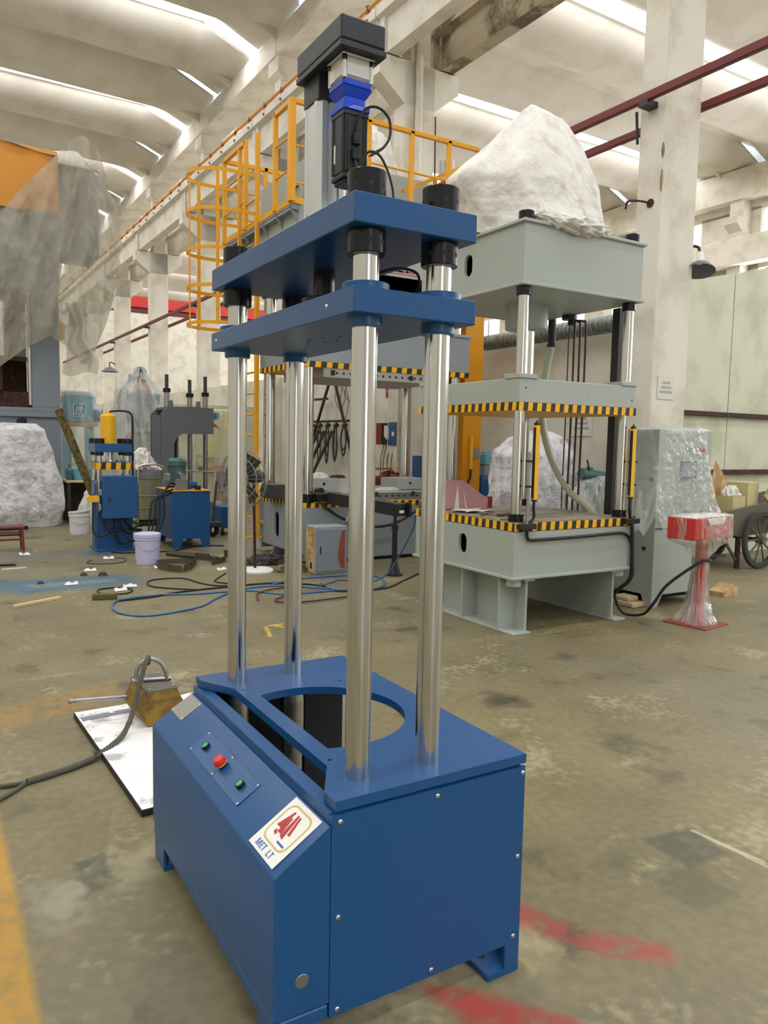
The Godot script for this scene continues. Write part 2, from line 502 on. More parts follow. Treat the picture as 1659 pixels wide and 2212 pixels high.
func floor_rows(a: Rect2, px: int, im: Array, y0: int, y1: int) -> PackedByteArray:
	var big: PackedByteArray = im[0]
	var streak: PackedByteArray = im[1]
	var fine: PackedByteArray = im[2]
	var scuff: PackedByteArray = im[3]
	var tonal: PackedByteArray = im[4]
	var o := PackedByteArray()
	o.resize((y1 - y0) * px * 3)
	for y in range(y0, y1):
		for x in px:
			var i := y * px + x
			var k := 0.55 * big[i] + 0.45 * streak[i]
			var g := 0.78 + 0.30 * k / 255.0 + (fine[i] - 128) * 0.0007
			var w := clampf((scuff[i] * 0.75 + fine[i] * 0.25 - 158.0) / 34.0, 0.0, 1.0) * 0.55
			var dk := clampf((96.0 - scuff[i] * 0.6 - streak[i] * 0.4) / 46.0, 0.0, 1.0) * 0.4
			var t := tonal[i] / 255.0
			var r := (122.0 + 14.0 * t) * g
			var gg := (113.0 + 10.0 * t) * g
			var b := (82.0 + 10.0 * (1.0 - t)) * g
			r = lerpf(r, 172.0, w) * (1.0 - dk); gg = lerpf(gg, 163.0, w) * (1.0 - dk); b = lerpf(b, 132.0, w) * (1.0 - dk * 0.9)
			var p := ((y - y0) * px + x) * 3
			o[p] = int(clampf(r, 0, 255)); o[p + 1] = int(clampf(gg, 0, 255)); o[p + 2] = int(clampf(b, 0, 255))
	return o

func floor_image(a: Rect2, px: int) -> Image:
	var per := px / a.size.x
	var im := []
	for q in [[0.55, 1.0, 3, 5], [1.6, 0.0, 5, 4], [14.0, 1.0, 9, 4], [1.25, 1.0, 12, 6], [0.3, 1.0, 17, 3]]:
		var f := FastNoiseLite.new()
		f.seed = q[2]
		f.frequency = q[0] / per
		f.fractal_octaves = q[3]
		f.offset = Vector3(a.position.x, a.position.y, 0) * per
		if q[1] == 0.0:
			f.domain_warp_enabled = true
			f.domain_warp_amplitude = 0.5 * per
			f.domain_warp_frequency = 0.7 / per
		im.append(f.get_image(px, px, false, false, false).get_data())
	var all := PackedByteArray()
	var th := []
	for k in 4:
		var t := Thread.new()
		t.start(floor_rows.bind(a, px, im, px * k / 4, px * (k + 1) / 4))
		th.append(t)
	for t in th: all.append_array(t.wait_to_finish())
	return Image.create_from_data(px, px, false, Image.FORMAT_RGB8, all)

func paint(im: Image, a: Rect2, outline: PackedVector2Array, col: Color, strength: float, ragged: float, sd: int, soft := 0.03) -> void:   # worn paint on the floor, outline in metres x, z
	var per := im.get_width() / a.size.x
	var lo := Vector2(1e9, 1e9)
	var hi := -lo
	for p in outline:
		lo = lo.min(p); hi = hi.max(p)
	var q := PackedVector2Array()
	for p in outline: q.append(p)
	var f := FastNoiseLite.new()
	f.seed = sd; f.frequency = 7.0; f.fractal_octaves = 5
	var m := int(0.1 * per) + 2
	for y in range(maxi(0, int((lo.y - a.position.y) * per) - m), mini(im.get_height(), int((hi.y - a.position.y) * per) + m)):
		for x in range(maxi(0, int((lo.x - a.position.x) * per) - m), mini(im.get_width(), int((hi.x - a.position.x) * per) + m)):
			var w := Vector2(x + 0.5, y + 0.5) / per + a.position
			var d := 1e9
			for i in q.size():
				d = minf(d, w.distance_to(Geometry2D.get_closest_point_to_segment(w, q[i], q[(i + 1) % q.size()])))
			if not Geometry2D.is_point_in_polygon(w, q): d = -d
			var n := f.get_noise_2d(w.x, w.y)
			var k := clampf(d / soft + 0.5 + n * 1.5 * ragged, 0.0, 1.0) * clampf(1.0 - ragged * (0.25 + 1.9 * n), 0.0, 1.0) * strength
			if k > 0.01: im.set_pixel(x, y, im.get_pixel(x, y).lerp(col, k))

func floor_marks(im: Image, a: Rect2) -> void:
	var C := func(h: String) -> Color: return Color.html(h)
	paint(im, a, poly([0.93, -2.2, 1.12, -2.2, 1.12, 1.9, 0.95, 1.6, 0.93, 0.9]), C.call("b8892c"), 0.9, 0.35, 1)
	paint(im, a, poly([0.1, 2.6, 0.95, 2.3, 0.95, 2.75, 0.1, 3.0]), C.call("a3793a"), 0.6, 0.8, 2, 0.08)
	paint(im, a, poly([-0.62, -0.25, -0.5, -0.38, -0.72, -0.72, -0.9, -0.86, -0.95, -0.75, -0.78, -0.6]), C.call("a5443a"), 0.75, 0.75, 3, 0.05)
	paint(im, a, poly([-0.1, -0.5, -0.22, -0.6, -0.42, -0.86, -0.55, -1.1, -0.3, -1.1, -0.15, -0.8]), C.call("a8372f"), 0.85, 0.5, 4, 0.05)
	paint(im, a, poly([-1.43, -0.25, -1.7, -0.29, -1.66, -0.5, -1.42, -0.5]), C.call("4c4c3c"), 0.75, 0.25, 5)
	paint(im, a, poly([-1.74, -0.62, -1.7, -0.3, -1.68, -0.3, -1.7, -0.66]), C.call("c9c0a0"), 0.7, 0.5, 6, 0.01)
	paint(im, a, poly([-1.2, -0.42, -1.45, -0.5, -1.42, -0.72, -1.2, -0.7]), C.call("585440"), 0.6, 0.3, 7)
	paint(im, a, poly([-0.42, -0.42, -0.6, -0.45, -0.62, -0.62, -0.45, -0.66]), C.call("b2a77c"), 0.75, 0.6, 8, 0.05)
	paint(im, a, poly([0.72, 0.72, 0.6, 0.74, 0.58, 0.5, 0.7, 0.48]), C.call("4d4c3c"), 0.7, 0.2, 9)
	paint(im, a, poly([0.9, 0.62, 0.72, 0.6, 0.72, 0.3, 0.86, 0.3]), C.call("9a9482"), 0.7, 0.7, 10, 0.06)
	paint(im, a, poly([-1.46, 4.02, -1.62, 4.02, -1.58, 3.97, -1.45, 3.97]), C.call("d1b04a"), 0.85, 0.3, 11, 0.015)
	paint(im, a, poly([-1.40, 3.98, -1.44, 3.98, -1.34, 3.62, -1.30, 3.62]), C.call("d1b04a"), 0.85, 0.3, 12, 0.015)
	paint(im, a, poly([-1.52, 3.98, -1.70, 3.75, -1.66, 3.74, -1.48, 3.95]), C.call("d1b04a"), 0.85, 0.3, 13, 0.015)
	paint(im, a, poly([0.55, 7.3, -0.88, 7.15, -0.98, 6.6, 0.3, 6.4, 0.6, 6.7]), C.call("3a6285"), 0.9, 0.4, 14, 0.3)
	paint(im, a, poly([0.3, 6.98, -0.7, 6.95, -0.72, 6.76, 0.22, 6.68]), C.call("848774"), 0.75, 0.3, 15, 0.12)
	paint(im, a, poly([-0.6, 9.35, -0.6, 8.95, -1.55, 8.9, -1.5, 9.2]), C.call("41688a"), 0.8, 0.5, 16, 0.15)
	paint(im, a, poly([0.3, 9.3, -0.35, 9.3, -0.3, 9.0, 0.3, 9.0]), C.call("5a7080"), 0.5, 0.6, 17, 0.15)
	for k in 16:
		var r := RandomNumberGenerator.new()
		r.seed = 100 + k
		var cx := r.randf_range(-3.8, 0.9)
		var cz := r.randf_range(-0.6, 4.6)
		var w := r.randf_range(0.06, 0.3)
		var h := r.randf_range(0.04, 0.16)
		paint(im, a, poly([cx - w, cz - h * 0.4, cx + w * 0.5, cz - h, cx + w, cz + h * 0.5, cx - w * 0.4, cz + h]), C.call("b0a684") if k % 2 == 0 else C.call("54503c"), 0.5, 0.85, 200 + k, 0.06)

func make_floor() -> void:
	var kinds := []
	for q in [[NEAR, 2048], [MIDDLE, 2048]]:
		var im := floor_image(q[0], q[1])
		floor_marks(im, q[0])
		var m := mat("floor_paint" if kinds.is_empty() else "floor_paint_far", Color.WHITE, 0.5, 0.0)
		m.albedo_texture = ImageTexture.create_from_image(im)
		m.metallic_specular = 0.45
		kinds.append(m)
	var outer := mat("floor_paint_outer", Color.html("857d66"), 0.5)
	var am := ArrayMesh.new()
	var near := B.new()
	var mid := B.new()
	var far := B.new()
	var put := func(b: B, x0: float, z0: float, x1: float, z1: float, a: Rect2) -> void:
		var uv := func(x: float, z: float) -> Vector2: return Vector2((x - a.position.x) / a.size.x, (z - a.position.y) / a.size.y)
		b.quad(V(x0, 0, z0), V(x1, 0, z0), V(x1, 0, z1), V(x0, 0, z1), Vector3.UP, uv.call(x0, z0), uv.call(x1, z0), uv.call(x1, z1), uv.call(x0, z1))
	var frame := func(b: B, o: Rect2, i: Rect2, a: Rect2) -> void:
		put.call(b, o.position.x, o.position.y, o.end.x, i.position.y, a)
		put.call(b, o.position.x, i.end.y, o.end.x, o.end.y, a)
		put.call(b, o.position.x, i.position.y, i.position.x, i.end.y, a)
		put.call(b, i.end.x, i.position.y, o.end.x, i.end.y, a)
	put.call(near, NEAR.position.x, NEAR.position.y, NEAR.end.x, NEAR.end.y, NEAR)
	frame.call(mid, MIDDLE, NEAR, MIDDLE)
	var whole := Rect2(-27.5, -17.0, 40.0, 81.0)
	frame.call(far, whole, MIDDLE, MIDDLE)
	far.box(-27.5, -0.25, -17, 12.5, -0.02, 64)
	var k := 0
	for b: B in [near, mid, far]:
		var a := []
		a.resize(Mesh.ARRAY_MAX)
		a[Mesh.ARRAY_VERTEX] = b.v; a[Mesh.ARRAY_NORMAL] = b.n; a[Mesh.ARRAY_TEX_UV] = b.u
		am.add_surface_from_arrays(Mesh.PRIMITIVE_TRIANGLES, a)
		am.surface_set_material(k, [kinds[0], kinds[1], outer][k])
		k += 1
	var o := MeshInstance3D.new()
	o.name = "floor"
	o.mesh = am
	o.set_meta("kind", "structure")
	add_child(o)

const ROW := 4.44      # the first visible column of the row, then one every 6.06 m
const STEP := 6.06
const SKY0 := 18.1

func make_shell(x0: float, x1: float, zc: float, ceiling: Node) -> void:
	var b := B.new()
	for up in [0.0, 0.07]:
		b.grid(26, 14, func(u: float, v: float) -> Vector3:
			var x := lerpf(x0, x1, u)
			var e := minf(absf(x - x0), absf(x1 - x))
			var s := 0.10 + 0.90 * smoothstep(0.1, 1.3, e)
			var t := v * 2.0 - 1.0
			return V(x, 11.95 + up + 0.62 * s * t * t + 0.10 * sin(PI * u), zc + 1.28 * t))
	obj("shell", b, "shell_concrete", ceiling)

func make_building() -> void:
	# columns with their corbels, crane beams, roof beams
	for k in range(-3, 10):
		var z := ROW + STEP * k
		var b := B.new().box(-7.62, 0, z, -6.92, 8.9, z + 0.39, 0.015).box(-7.5, 8.9, z, -7.05, 11.36, z + 0.39, 0.01)
		var c := struct("concrete_column", b, "concrete_white")
		var cb := B.new().prism(poly([-6.92, 8.09, -6.36, 8.53, -6.36, 8.88, -8.18, 8.88, -8.18, 8.53, -7.62, 8.09]), V(0, 0, z), Vector3.RIGHT, Vector3.UP, 0.39)
		obj("corbel", cb, "concrete_white", c)
		obj("haunch", B.new().prism(poly([-6.93, 11.0, -6.93, 11.36, -7.6, 11.36, -7.6, 11.0, -7.4, 10.8, -7.1, 10.8]), V(0, 0, z - 0.1), Vector3.RIGHT, Vector3.UP, 0.62), "concrete_white", c)
		if k == 0:   # spalled corner patches
			for q in [[5.05, 0.13], [5.42, 0.09]]:
				var sp := B.new().shroud(V(-6.925, q[0], z + 0.01), [[-q[1] , 0.012, 0.02, 0.012], [0.0, 0.02, 0.03, 0.02], [q[1], 0.008, 0.01, 0.008]], 2.0, 0.01, 4, 2.0, 14, 3)
				obj("spalled_patch", sp, "concrete_dirty", c)
		if k == 1:
			obj("drain_pipe", B.new().cyl(V(-7.2, 2.0, z - 0.07), V(-7.2, 9.3, z - 0.07), 0.07, 14), "concrete_white", c)
			obj("black_cable", B.new().tube([V(-7.66, 3.2, z - 0.02), V(-7.655, 6.2, z - 0.02), V(-7.63, 8.0, z - 0.02)], 0.014, 6, 2), "black_rubber", c)
		for sx in [[-6.64, "concrete_white"], [-7.9, "concrete_dirty" if k == 0 else "concrete_white"]]:
			var x: float = sx[0]
			var bb := B.new().prism(poly([x - 0.14, 8.9, x + 0.14, 8.9, x + 0.14, 9.5, x + 0.28, 9.56, x + 0.28, 9.74, x - 0.28, 9.74, x - 0.28, 9.56, x - 0.14, 9.5]), V(0, 0, z + 0.21), Vector3.RIGHT, Vector3.UP, STEP - 0.03)
			bb.box(x - 0.2, 8.9, z + 0.21, x + 0.2, 9.56, z + 0.4).box(x - 0.2, 8.9, z + STEP, x + 0.2, 9.56, z + STEP + 0.18)
			struct("crane_beam", bb, sx[1])
		struct("roof_beam", B.new().box(-7.7, 11.36, z - 0.02, -6.9, 11.93, z + STEP - 0.04, 0.01), "concrete_white")
	# roof of both bays
	var ceiling := Node3D.new()
	ceiling.name = "ceiling"
	ceiling.set_meta("kind", "structure")
	ceiling.transform = BT
	add_child(ceiling)
	for k in range(-5, 7):
		var zs := SKY0 + STEP * k
		for bay in [[-6.95, 11.0], [-25.4, -7.65]]:
			make_shell(bay[0], bay[1], zs + 1.61, ceiling)
			make_shell(bay[0], bay[1], zs + 4.49, ceiling)
			obj("joint_cap", B.new().box(bay[0], 12.58, zs + 2.84, bay[1], 12.66, zs + 3.26), "shell_concrete", ceiling)
			var fx: float = -6.9 if bay[0] > -10.0 else -25.2
			for zz in [1.61, 4.49]:
				obj("bearing_fin", B.new().prism(poly([fx, 11.9, fx + 0.62, 12.12, fx + 0.7, 12.0, fx, 11.72]), V(0, 0, zs + zz - 0.04), Vector3.RIGHT, Vector3.UP, 0.08), "shell_concrete", ceiling)
			var pane := struct("window", B.new().box(bay[0], 12.64, zs - 0.42, bay[1], 12.68, zs + 0.42), "skylight_glass")
			pane.name = "window_%d" % (1 + (k + 5) * 2 + (0 if bay[0] > -10.0 else 1))
	# enclosing walls
	struct("wall_left", B.new().box(11.0, 0, -16.5, 11.4, 13.0, 62.5), "wall_white")
	struct("wall_back", B.new().box(-27.0, 0, -16.9, -0.6, 13.0, -16.5).box(3.2, 0, -16.9, 11.4, 13.0, -16.5).box(-0.6, 6.2, -16.9, 3.2, 13.0, -16.5).box(-0.6, -0.02, -16.9, 3.2, 0.02, -16.5), "wall_white")
	var dr := struct("window", B.new().box(-0.6, 0.02, -16.8, 3.2, 6.2, -16.74), "skylight_glass")
	dr.name = "window_70"
	obj("glazing_bar", B.new().box(1.26, 0.02, -16.74, 1.34, 6.2, -16.68).box(-0.6, 3.1, -16.74, 3.2, 3.16, -16.68), "mid_grey_paint", dr)
	struct("wall_end", B.new().box(-27.0, 0, 57.4, 11.4, 13.0, 57.8), "wall_white")
	var outer := B.new()
	outer.box(-26.0, 0, -16.5, -25.6, 4.2, 57.4).box(-26.0, 8.35, -16.5, -25.6, 9.3, 57.4).box(-26.0, 10.5, -16.5, -25.6, 13.0, 57.4)
	var n := 40
	for k in range(-3, 9):
		var z := ROW + STEP * k - 1.1
		outer.box(-26.0, 4.0, z - 0.3, -25.6, 10.6, z + 2.2)
		for q in [[4.2, 8.35], [9.3, 10.5]]:
			var w := struct("window", B.new().box(-25.9, q[0], z + 2.2, -25.84, q[1], z + STEP - 0.3), "skylight_glass")
			w.name = "window_%d" % n
			n += 1
			var bars := B.new()
			for j in 4: bars.box(-25.83, q[0], z + 2.2 + j * 1.1, -25.76, q[1], z + 2.26 + j * 1.1)
			obj("glazing_bar", bars, "mid_grey_paint", w)
		var pc := struct("outer_column", B.new().box(-25.6, 0, z + 0.1, -25.1, 11.4, z + 0.66, 0.01), "concrete_white")
		obj("corbel", B.new().prism(poly([-25.1, 9.7, -24.75, 9.95, -24.75, 10.2, -25.1, 10.2]), V(0, 0, z + 0.1), Vector3.RIGHT, Vector3.UP, 0.56), "concrete_white", pc)
	struct("wall_outer", outer, "wall_white")
	struct("outer_roof_beam", B.new().box(-25.8, 10.85, -16.4, -25.0, 11.93, 57.3), "concrete_white")
	struct("outer_crane_beam", B.new().box(-25.3, 8.45, -16.4, -24.75, 9.4, 57.3, 0.02), "concrete_white")
	for k in range(0, 7):
		var z := ROW + STEP * k
		struct("wall_inner", B.new().box(-7.36, 0, z + 0.39, -7.12, 3.33, z + STEP - 0.002), "wall_white")
	# things on the building
	var up1 := B.new()
	up1.box(-6.80, 6.02, -12.0, -6.73, 6.03, 48.0).box(-6.74, 6.02, -12.0, -6.73, 6.12, 48.0)
	var c1 := one("conduit_rail", up1, "oxide_red", "long dark red angle iron rail running along the front of the concrete columns", "rail")
	c1.transform = BT
	var hang := B.new()
	for k in range(-1, 7): hang.box(-6.93, 5.96, ROW + STEP * k + 0.12, -6.72, 6.03, ROW + STEP * k + 0.26)
	obj("bracket", hang, "black_paint", c1)
	obj("strut", B.new().bar(V(-6.88, 6.0, ROW + 0.42), V(-6.91, 5.6, ROW + 0.41), 0.025, 0.025), "black_paint", c1)
	var c2 := one("conduit_rail", B.new().box(-7.74, 6.08, -12.0, -7.67, 6.09, 48.0).box(-7.68, 6.08, -12.0, -7.67, 6.18, 48.0), "oxide_red", "dark red angle iron rail passing behind the concrete columns, partly hidden by them", "rail")
	c2.transform = BT
	var cr := one("conductor_pipe", B.new().cyl(V(-6.4, 9.86, -10.0), V(-6.4, 9.86, 50.0), 0.035, 10), "worn_orange", "thin orange pipe running along the top edge of the concrete crane beam", "pipe")
	cr.transform = BT
	var pegs := B.new()
	for k in 56: pegs.cyl(V(-6.36, 9.62, -8.0 + k), V(-6.33, 9.62, -8.0 + k), 0.03, 8).box(-6.43, 9.74, -8.0 + k, -6.36, 9.9, -7.96 + k)
	obj("peg", pegs, "rust_red", cr)
	var du := thing("air_duct", "galvanised spiral air duct lying along the top of the white dividing wall", "duct", V(-6.9, 3.34, 6.3))
	var dl := B.new()
	var pr := [[0.02, 0.0], [0.10, 0.06], [0.12, 0.2]]
	for k in 36:
		pr.append([0.12, 0.2 + k * 0.085]); pr.append([0.126, 0.21 + k * 0.085]); pr.append([0.12, 0.22 + k * 0.085])
	dl.lathe(V(-6.9, 3.34, 8.0), V(0, 0, -1), pr, 20)
	obj("tube", dl, "duct_zinc", du)
	turned(du)
	var cb := thing("overhead_crane", "red overhead crane girder spanning the far bay behind the white columns", "crane", V(-16.3, 9.0, 45.0))
	obj("girder", B.new().box(-24.6, 9.32, 44.7, -8.0, 9.95, 45.3, 0.02), "crane_red", cb)
	obj("bottom_flange", B.new().box(-24.6, 9.05, 44.8, -8.0, 9.3, 45.2, 0.02), "oxide_red", cb)
	turned(cb)
	var lp := thing("shade_lamp", "wide grey metal lamp shade hanging beside the concrete column on the right", "lamp", V(-7.95, 3.95, 4.5))
	obj("lamp_shade", B.new().lathe(V(-7.74, 4.02, 4.42), V(-0.25, 1, 0.2), [[0.2, 0.0], [0.195, 0.015], [0.13, 0.09], [0.06, 0.13], [0.0, 0.14]], 28, true), "dark_grey_paint", lp)
	obj("socket", B.new().cyl(V(-7.77, 4.14, 4.45), V(-7.80, 4.28, 4.48), 0.05, 14, 0.045), "white_label", lp)
	obj("arm", B.new().tube([V(-7.8, 4.28, 4.48), V(-7.78, 4.36, 4.5), V(-7.62, 4.36, 4.55)], 0.02, 6), "black_paint", lp)
	turned(lp)
	var bl := thing("shade_lamp", "small grey lamp shade on a bent arm beside the far columns on the left", "lamp", V(-6.55, 4.7, 34.3))
	obj("lamp_shade", B.new().lathe(V(-6.55, 4.6, 34.3), Vector3.UP, [[0.38, 0.0], [0.22, 0.14], [0.08, 0.22], [0.0, 0.23]], 20, true), "dark_grey_paint", bl)
	obj("arm", B.new().tube([V(-6.55, 4.8, 34.3), V(-6.6, 5.05, 34.5), V(-6.93, 5.0, 34.9)], 0.025, 6), "black_paint", bl)
	turned(bl)
	var pb := thing("hook_pipe", "short rusty pipe with a round end plate fixed to the right-hand concrete column", "pipe", V(-6.75, 4.8, 4.55))
	obj("pipe", B.new().tube([V(-6.92, 4.80, 4.6), V(-6.8, 4.82, 4.66), V(-6.78, 4.86, 4.84), V(-6.8, 4.78, 4.9)], 0.014, 8), "rust_brown", pb)
	obj("end_plate", B.new().cyl(V(-6.95, 4.80, 4.6), V(-6.91, 4.80, 4.6), 0.055, 16), "rust_brown", pb)
	turned(pb)
	for q in [["white notice with faint print on the right-hand concrete column", V(-7.2, 2.46, ROW - 0.006), Vector3.LEFT, 0.3], ["small white notice on the dividing wall behind the thin brown pipes", V(-7.11, 2.0, 5.8), V(0, 0, -1), 0.36], ["red faded warning sign on the white dividing wall", V(-7.11, 2.78, 11.05), V(0, 0, -1), 0.4]]:
		var pl := thing("notice", q[0], "notice", q[1])
		var r: Vector3 = q[2]
		var t := Transform3D(Basis(r, Vector3.UP, r.cross(Vector3.UP)), q[1])
		obj("sheet", B.new().obox(t, V(q[3] * 1.1, q[3], 0.008)), "notice_paper" if q[3] != 0.4 else "rust_red", pl)
		var ln := B.new()
		for k in 3: ln.obox(t * Transform3D(Basis(), V(0.0, q[3] * (0.22 - 0.2 * k), 0.006)), V(q[3] * (0.5 + 0.15 * k), 0.03, 0.002))
		obj("print_line", ln, "faint_print", pl)
		turned(pl)
	# steel partition with rails, right of the column
	var pt := thing("steel_partition", "tall cream-painted steel partition panels with rusty rails right of the concrete column", "partition", V(-10.5, 0, 5.2))
	var xs := [-8.22, -9.67, -11.4, -13.4]
	var ys := [4.06, 4.38, 4.78, 5.2]
	for k in 3:
		obj("panel", B.new().prism(poly([xs[k + 1] + 0.012, 0.02, xs[k] - 0.012, 0.02, xs[k] - 0.012, ys[k], xs[k + 1] + 0.012, ys[k + 1]]), V(0, 0, 5.2), Vector3.RIGHT, Vector3.UP, 0.05), "panel_cream", pt)
	for y in [2.17, 1.28]:
		obj("rail", B.new().box(-13.4, y, 5.12, -8.12 if y > 2.0 else -8.3, y + 0.07, 5.2, 0.005), "rust_brown", pt)
	obj("edge_post", B.new().box(-8.24, 0, 5.16, -8.18, 4.06, 5.26, 0.004), "rust_brown", pt)
	obj("rail_end", B.new().box(-8.12, 2.14, 5.08, -8.02, 2.29, 5.24, 0.01), "rust_brown", pt)
	turned(pt)

# ---------------------------------------------------------------- the blue press in front
func make_blue_press() -> void:
	var p := thing("servo_press", "tall blue four-column press with chromed columns and a sloping button console, largest machine in front", "press", V(-0.08, 0, 0))
	var yt := 0.7183
	# table plate with its D-shaped hole and the trapezoid cut in front
	var hole := PackedVector2Array()
	var r0 := 0.3035
	var a0 := atan2(0.282, 0.111)
	for i in 41:
		var a := a0 + (TAU - 2.0 * a0) * i / 40.0
		hole.append(Vector2(-0.004 + r0 * cos(a), r0 * sin(a)))
	var out := poly([-0.4222, -0.6137, 0.2499, -0.6137, 0.2499, -0.545, 0.168, -0.398, 0.166, 0.402, 0.2499, 0.556, 0.2499, 0.6232, -0.4222, 0.6232])
	# outline in (x, z); U x V must point up: U = z axis, V = x axis
	var sw := func(q: PackedVector2Array) -> PackedVector2Array:
		var o := PackedVector2Array()
		for e in q: o.append(Vector2(e.y, e.x))
		o.reverse()
		return o
	var holes := [sw.call(hole)]
	for h in [[0.141, 0.372], [0.142, -0.364], [-0.245, 0.307]]: holes.append(sw.call(circle(0.0065, h[0], h[1], 12)))
	var tb := B.new().prism(sw.call(out), V(0, 0.6895, 0), V(0, 0, 1), V(1, 0, 0), yt - 0.6895, holes)
	var table := obj("table_plate", tb, "blue_paint", p)
	# frame rail round the front, end panels, open back
	var fr := B.new()
	fr.box(0.214, 0.64, -0.602, 0.262, 0.686, 0.608, 0.003).box(-0.41, 0.655, -0.601, 0.214, 0.6885, -0.58).box(-0.41, 0.655, 0.58, 0.214, 0.6885, 0.607)
	obj("frame_rail", fr, "blue_paint", p)
	var sp := B.new().prism(poly([0.261, 0.101, 0.261, 0.6795, -0.4195, 0.6795, -0.4195, 0.0, -0.298, 0.0, -0.298, 0.021, -0.362, 0.021, -0.362, 0.101]), V(0, 0, -0.6145), V(1, 0, 0), V(0, 1, 0), 0.012)
	var side := obj("side_panel", sp, "blue_paint", p)
	for s in [[0.235, 0.659], [-0.085, 0.6585], [-0.409, 0.66], [0.238, 0.388], [-0.4, 0.388], [0.237, 0.12], [-0.078, 0.122], [-0.393, 0.124]]:
		obj("screw", B.new().lathe(V(s[0], s[1], -0.6145), V(0, 0, -1), [[0.0075, 0.0], [0.007, 0.0025], [0.004, 0.004], [0.0, 0.0042]], 12, true), "screw", side)
	var sp2 := B.new().prism(poly([0.261, 0.101, 0.261, 0.6795, -0.4195, 0.6795, -0.4195, 0.0, -0.298, 0.0, -0.298, 0.021, -0.362, 0.021, -0.362, 0.101]), V(0, 0, 0.609), V(1, 0, 0), V(0, 1, 0), 0.012)
	obj("side_panel", sp2, "blue_paint", p)
	obj("partition_plate", B.new().box(0.235, 0.1, -0.6, 0.247, 0.64, 0.6), "blue_paint", p)
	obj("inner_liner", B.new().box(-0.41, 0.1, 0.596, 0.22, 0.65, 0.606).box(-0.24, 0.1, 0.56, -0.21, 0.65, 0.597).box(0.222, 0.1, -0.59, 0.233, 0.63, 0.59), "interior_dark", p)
	# lower columns below the table, wrapped in film
	for s in [[0.1213, 0.5], [-0.1213, 0.5]]:
		obj("column_end", B.new().lathe(V(s[0], 0.3, s[1]), Vector3.UP, [[0.0, 0.0], [0.045, 0.0], [0.045, 0.12], [0.05, 0.14], [0.05, 0.3], [0.042, 0.36], [0.04, 0.39]], 18), "steel_dull", p)
	# feet: L-shaped plates at the four corners
	for s in [[-0.418, -0.6135, 1.0, 1.0], [-0.418, 0.6195, 1.0, -1.0], [0.42, 0.6195, -1.0, -1.0], [0.42, -0.6125, -1.0, 1.0]]:
		var x: float = s[0]
		var z: float = s[1]
		var fb := B.new()
		var xa: float = x + 0.122 * s[2]
		var za: float = z + 0.13 * s[3]
		fb.box(minf(x, xa), 0.0, minf(z, za), maxf(x, xa), 0.02, maxf(z, za), 0.002)
		var xc: float = x + 0.012 * s[2]
		fb.box(minf(x, xc) + 0.0005, 0.018, minf(z, za) + 0.002, maxf(x, xc) - 0.0005, 0.12, maxf(z, za) - 0.002)
		var zc: float = z + 0.012 * s[3]
		var xd: float = x + 0.055 * s[2]
		if z > 0.0 or x > 0.0: fb.box(minf(x, xd), 0.018, minf(z, zc), maxf(x, xd), 0.12, maxf(z, zc))
		var ft := obj("foot", fb, "blue_paint", p)
		obj("bolt_hole", B.new().cyl(V(x + 0.08 * s[2], 0.0195, z + 0.085 * s[3]), V(x + 0.08 * s[2], 0.0206, z + 0.085 * s[3]), 0.013, 14), "interior_dark", ft)
	# sloping console in front
	var cs := B.new().prism(poly([0.263, 0.148, 0.42, 0.148, 0.4265, 0.155, 0.4265, 0.543, 0.4215, 0.5505, 0.2665, 0.6525, 0.263, 0.652]), V(0, 0, -0.6137), V(1, 0, 0), V(0, 1, 0), 1.2345)
	cs.box(0.255, 0.12, -0.60, 0.266, 0.65, 0.607)
	var con := obj("console_housing", cs, "blue_paint", p)
	obj("console_base", B.new().box(0.264, 0.1, -0.6137, 0.4235, 0.142, 0.6205, 0.004).box(0.252, 0.14, -0.6, 0.41, 0.15, 0.61), "blue_paint", p)
	obj("paint_test_spot", B.new().lathe(V(0.344, 0.24, -0.6138), V(0, 0, -1), [[0.02, 0.0], [0.019, 0.001], [0.0, 0.0012]], 18), "nameplate", con)
	# things on the slope: s runs down the slope from its top edge
	var d := V(0.8424, -0.5389, 0)
	var nn := V(0.5389, 0.8424, 0)
	var o := V(0.2635, 0.6541, 0)
	var at := func(s: float, z: float, h: float) -> Vector3: return o + d * s + V(0, 0, z) + nn * h
	var plate := func(s0: float, s1: float, z0: float, z1: float, th: float, bev: float) -> B:
		return B.new().obox(Transform3D(Basis(d, nn, d.cross(nn)), at.call((s0 + s1) * 0.5, (z0 + z1) * 0.5, th * 0.5)), V(absf(s1 - s0), th, absf(z1 - z0)), bev)
	var name_plate := obj("name_plate", plate.call(0.008, 0.106, 0.482, 0.618, 0.0015, 0.0005), "nameplate", p)
	for q in [[0.016, 0.61], [0.016, 0.49], [0.098, 0.61], [0.098, 0.49]]:
		obj("rivet", B.new().lathe(at.call(q[0], q[1], 0.0015), nn, [[0.005, 0.0], [0.004, 0.0015], [0.0, 0.002]], 10, true), "screw", name_plate)
	var bp := obj("button_plate", plate.call(0.056, 0.150, -0.235, 0.256, 0.0018, 0.0006), "blue_paint", p)
	for q in [[0.143, 0.248], [0.063, 0.248], [0.143, 0.012], [0.063, 0.006], [0.064, -0.226], [0.143, -0.227]]:
		obj("screw", B.new().lathe(at.call(q[0], q[1], 0.0018), nn, [[0.0045, 0.0], [0.004, 0.0015], [0.0, 0.002]], 10, true), "screw", bp)
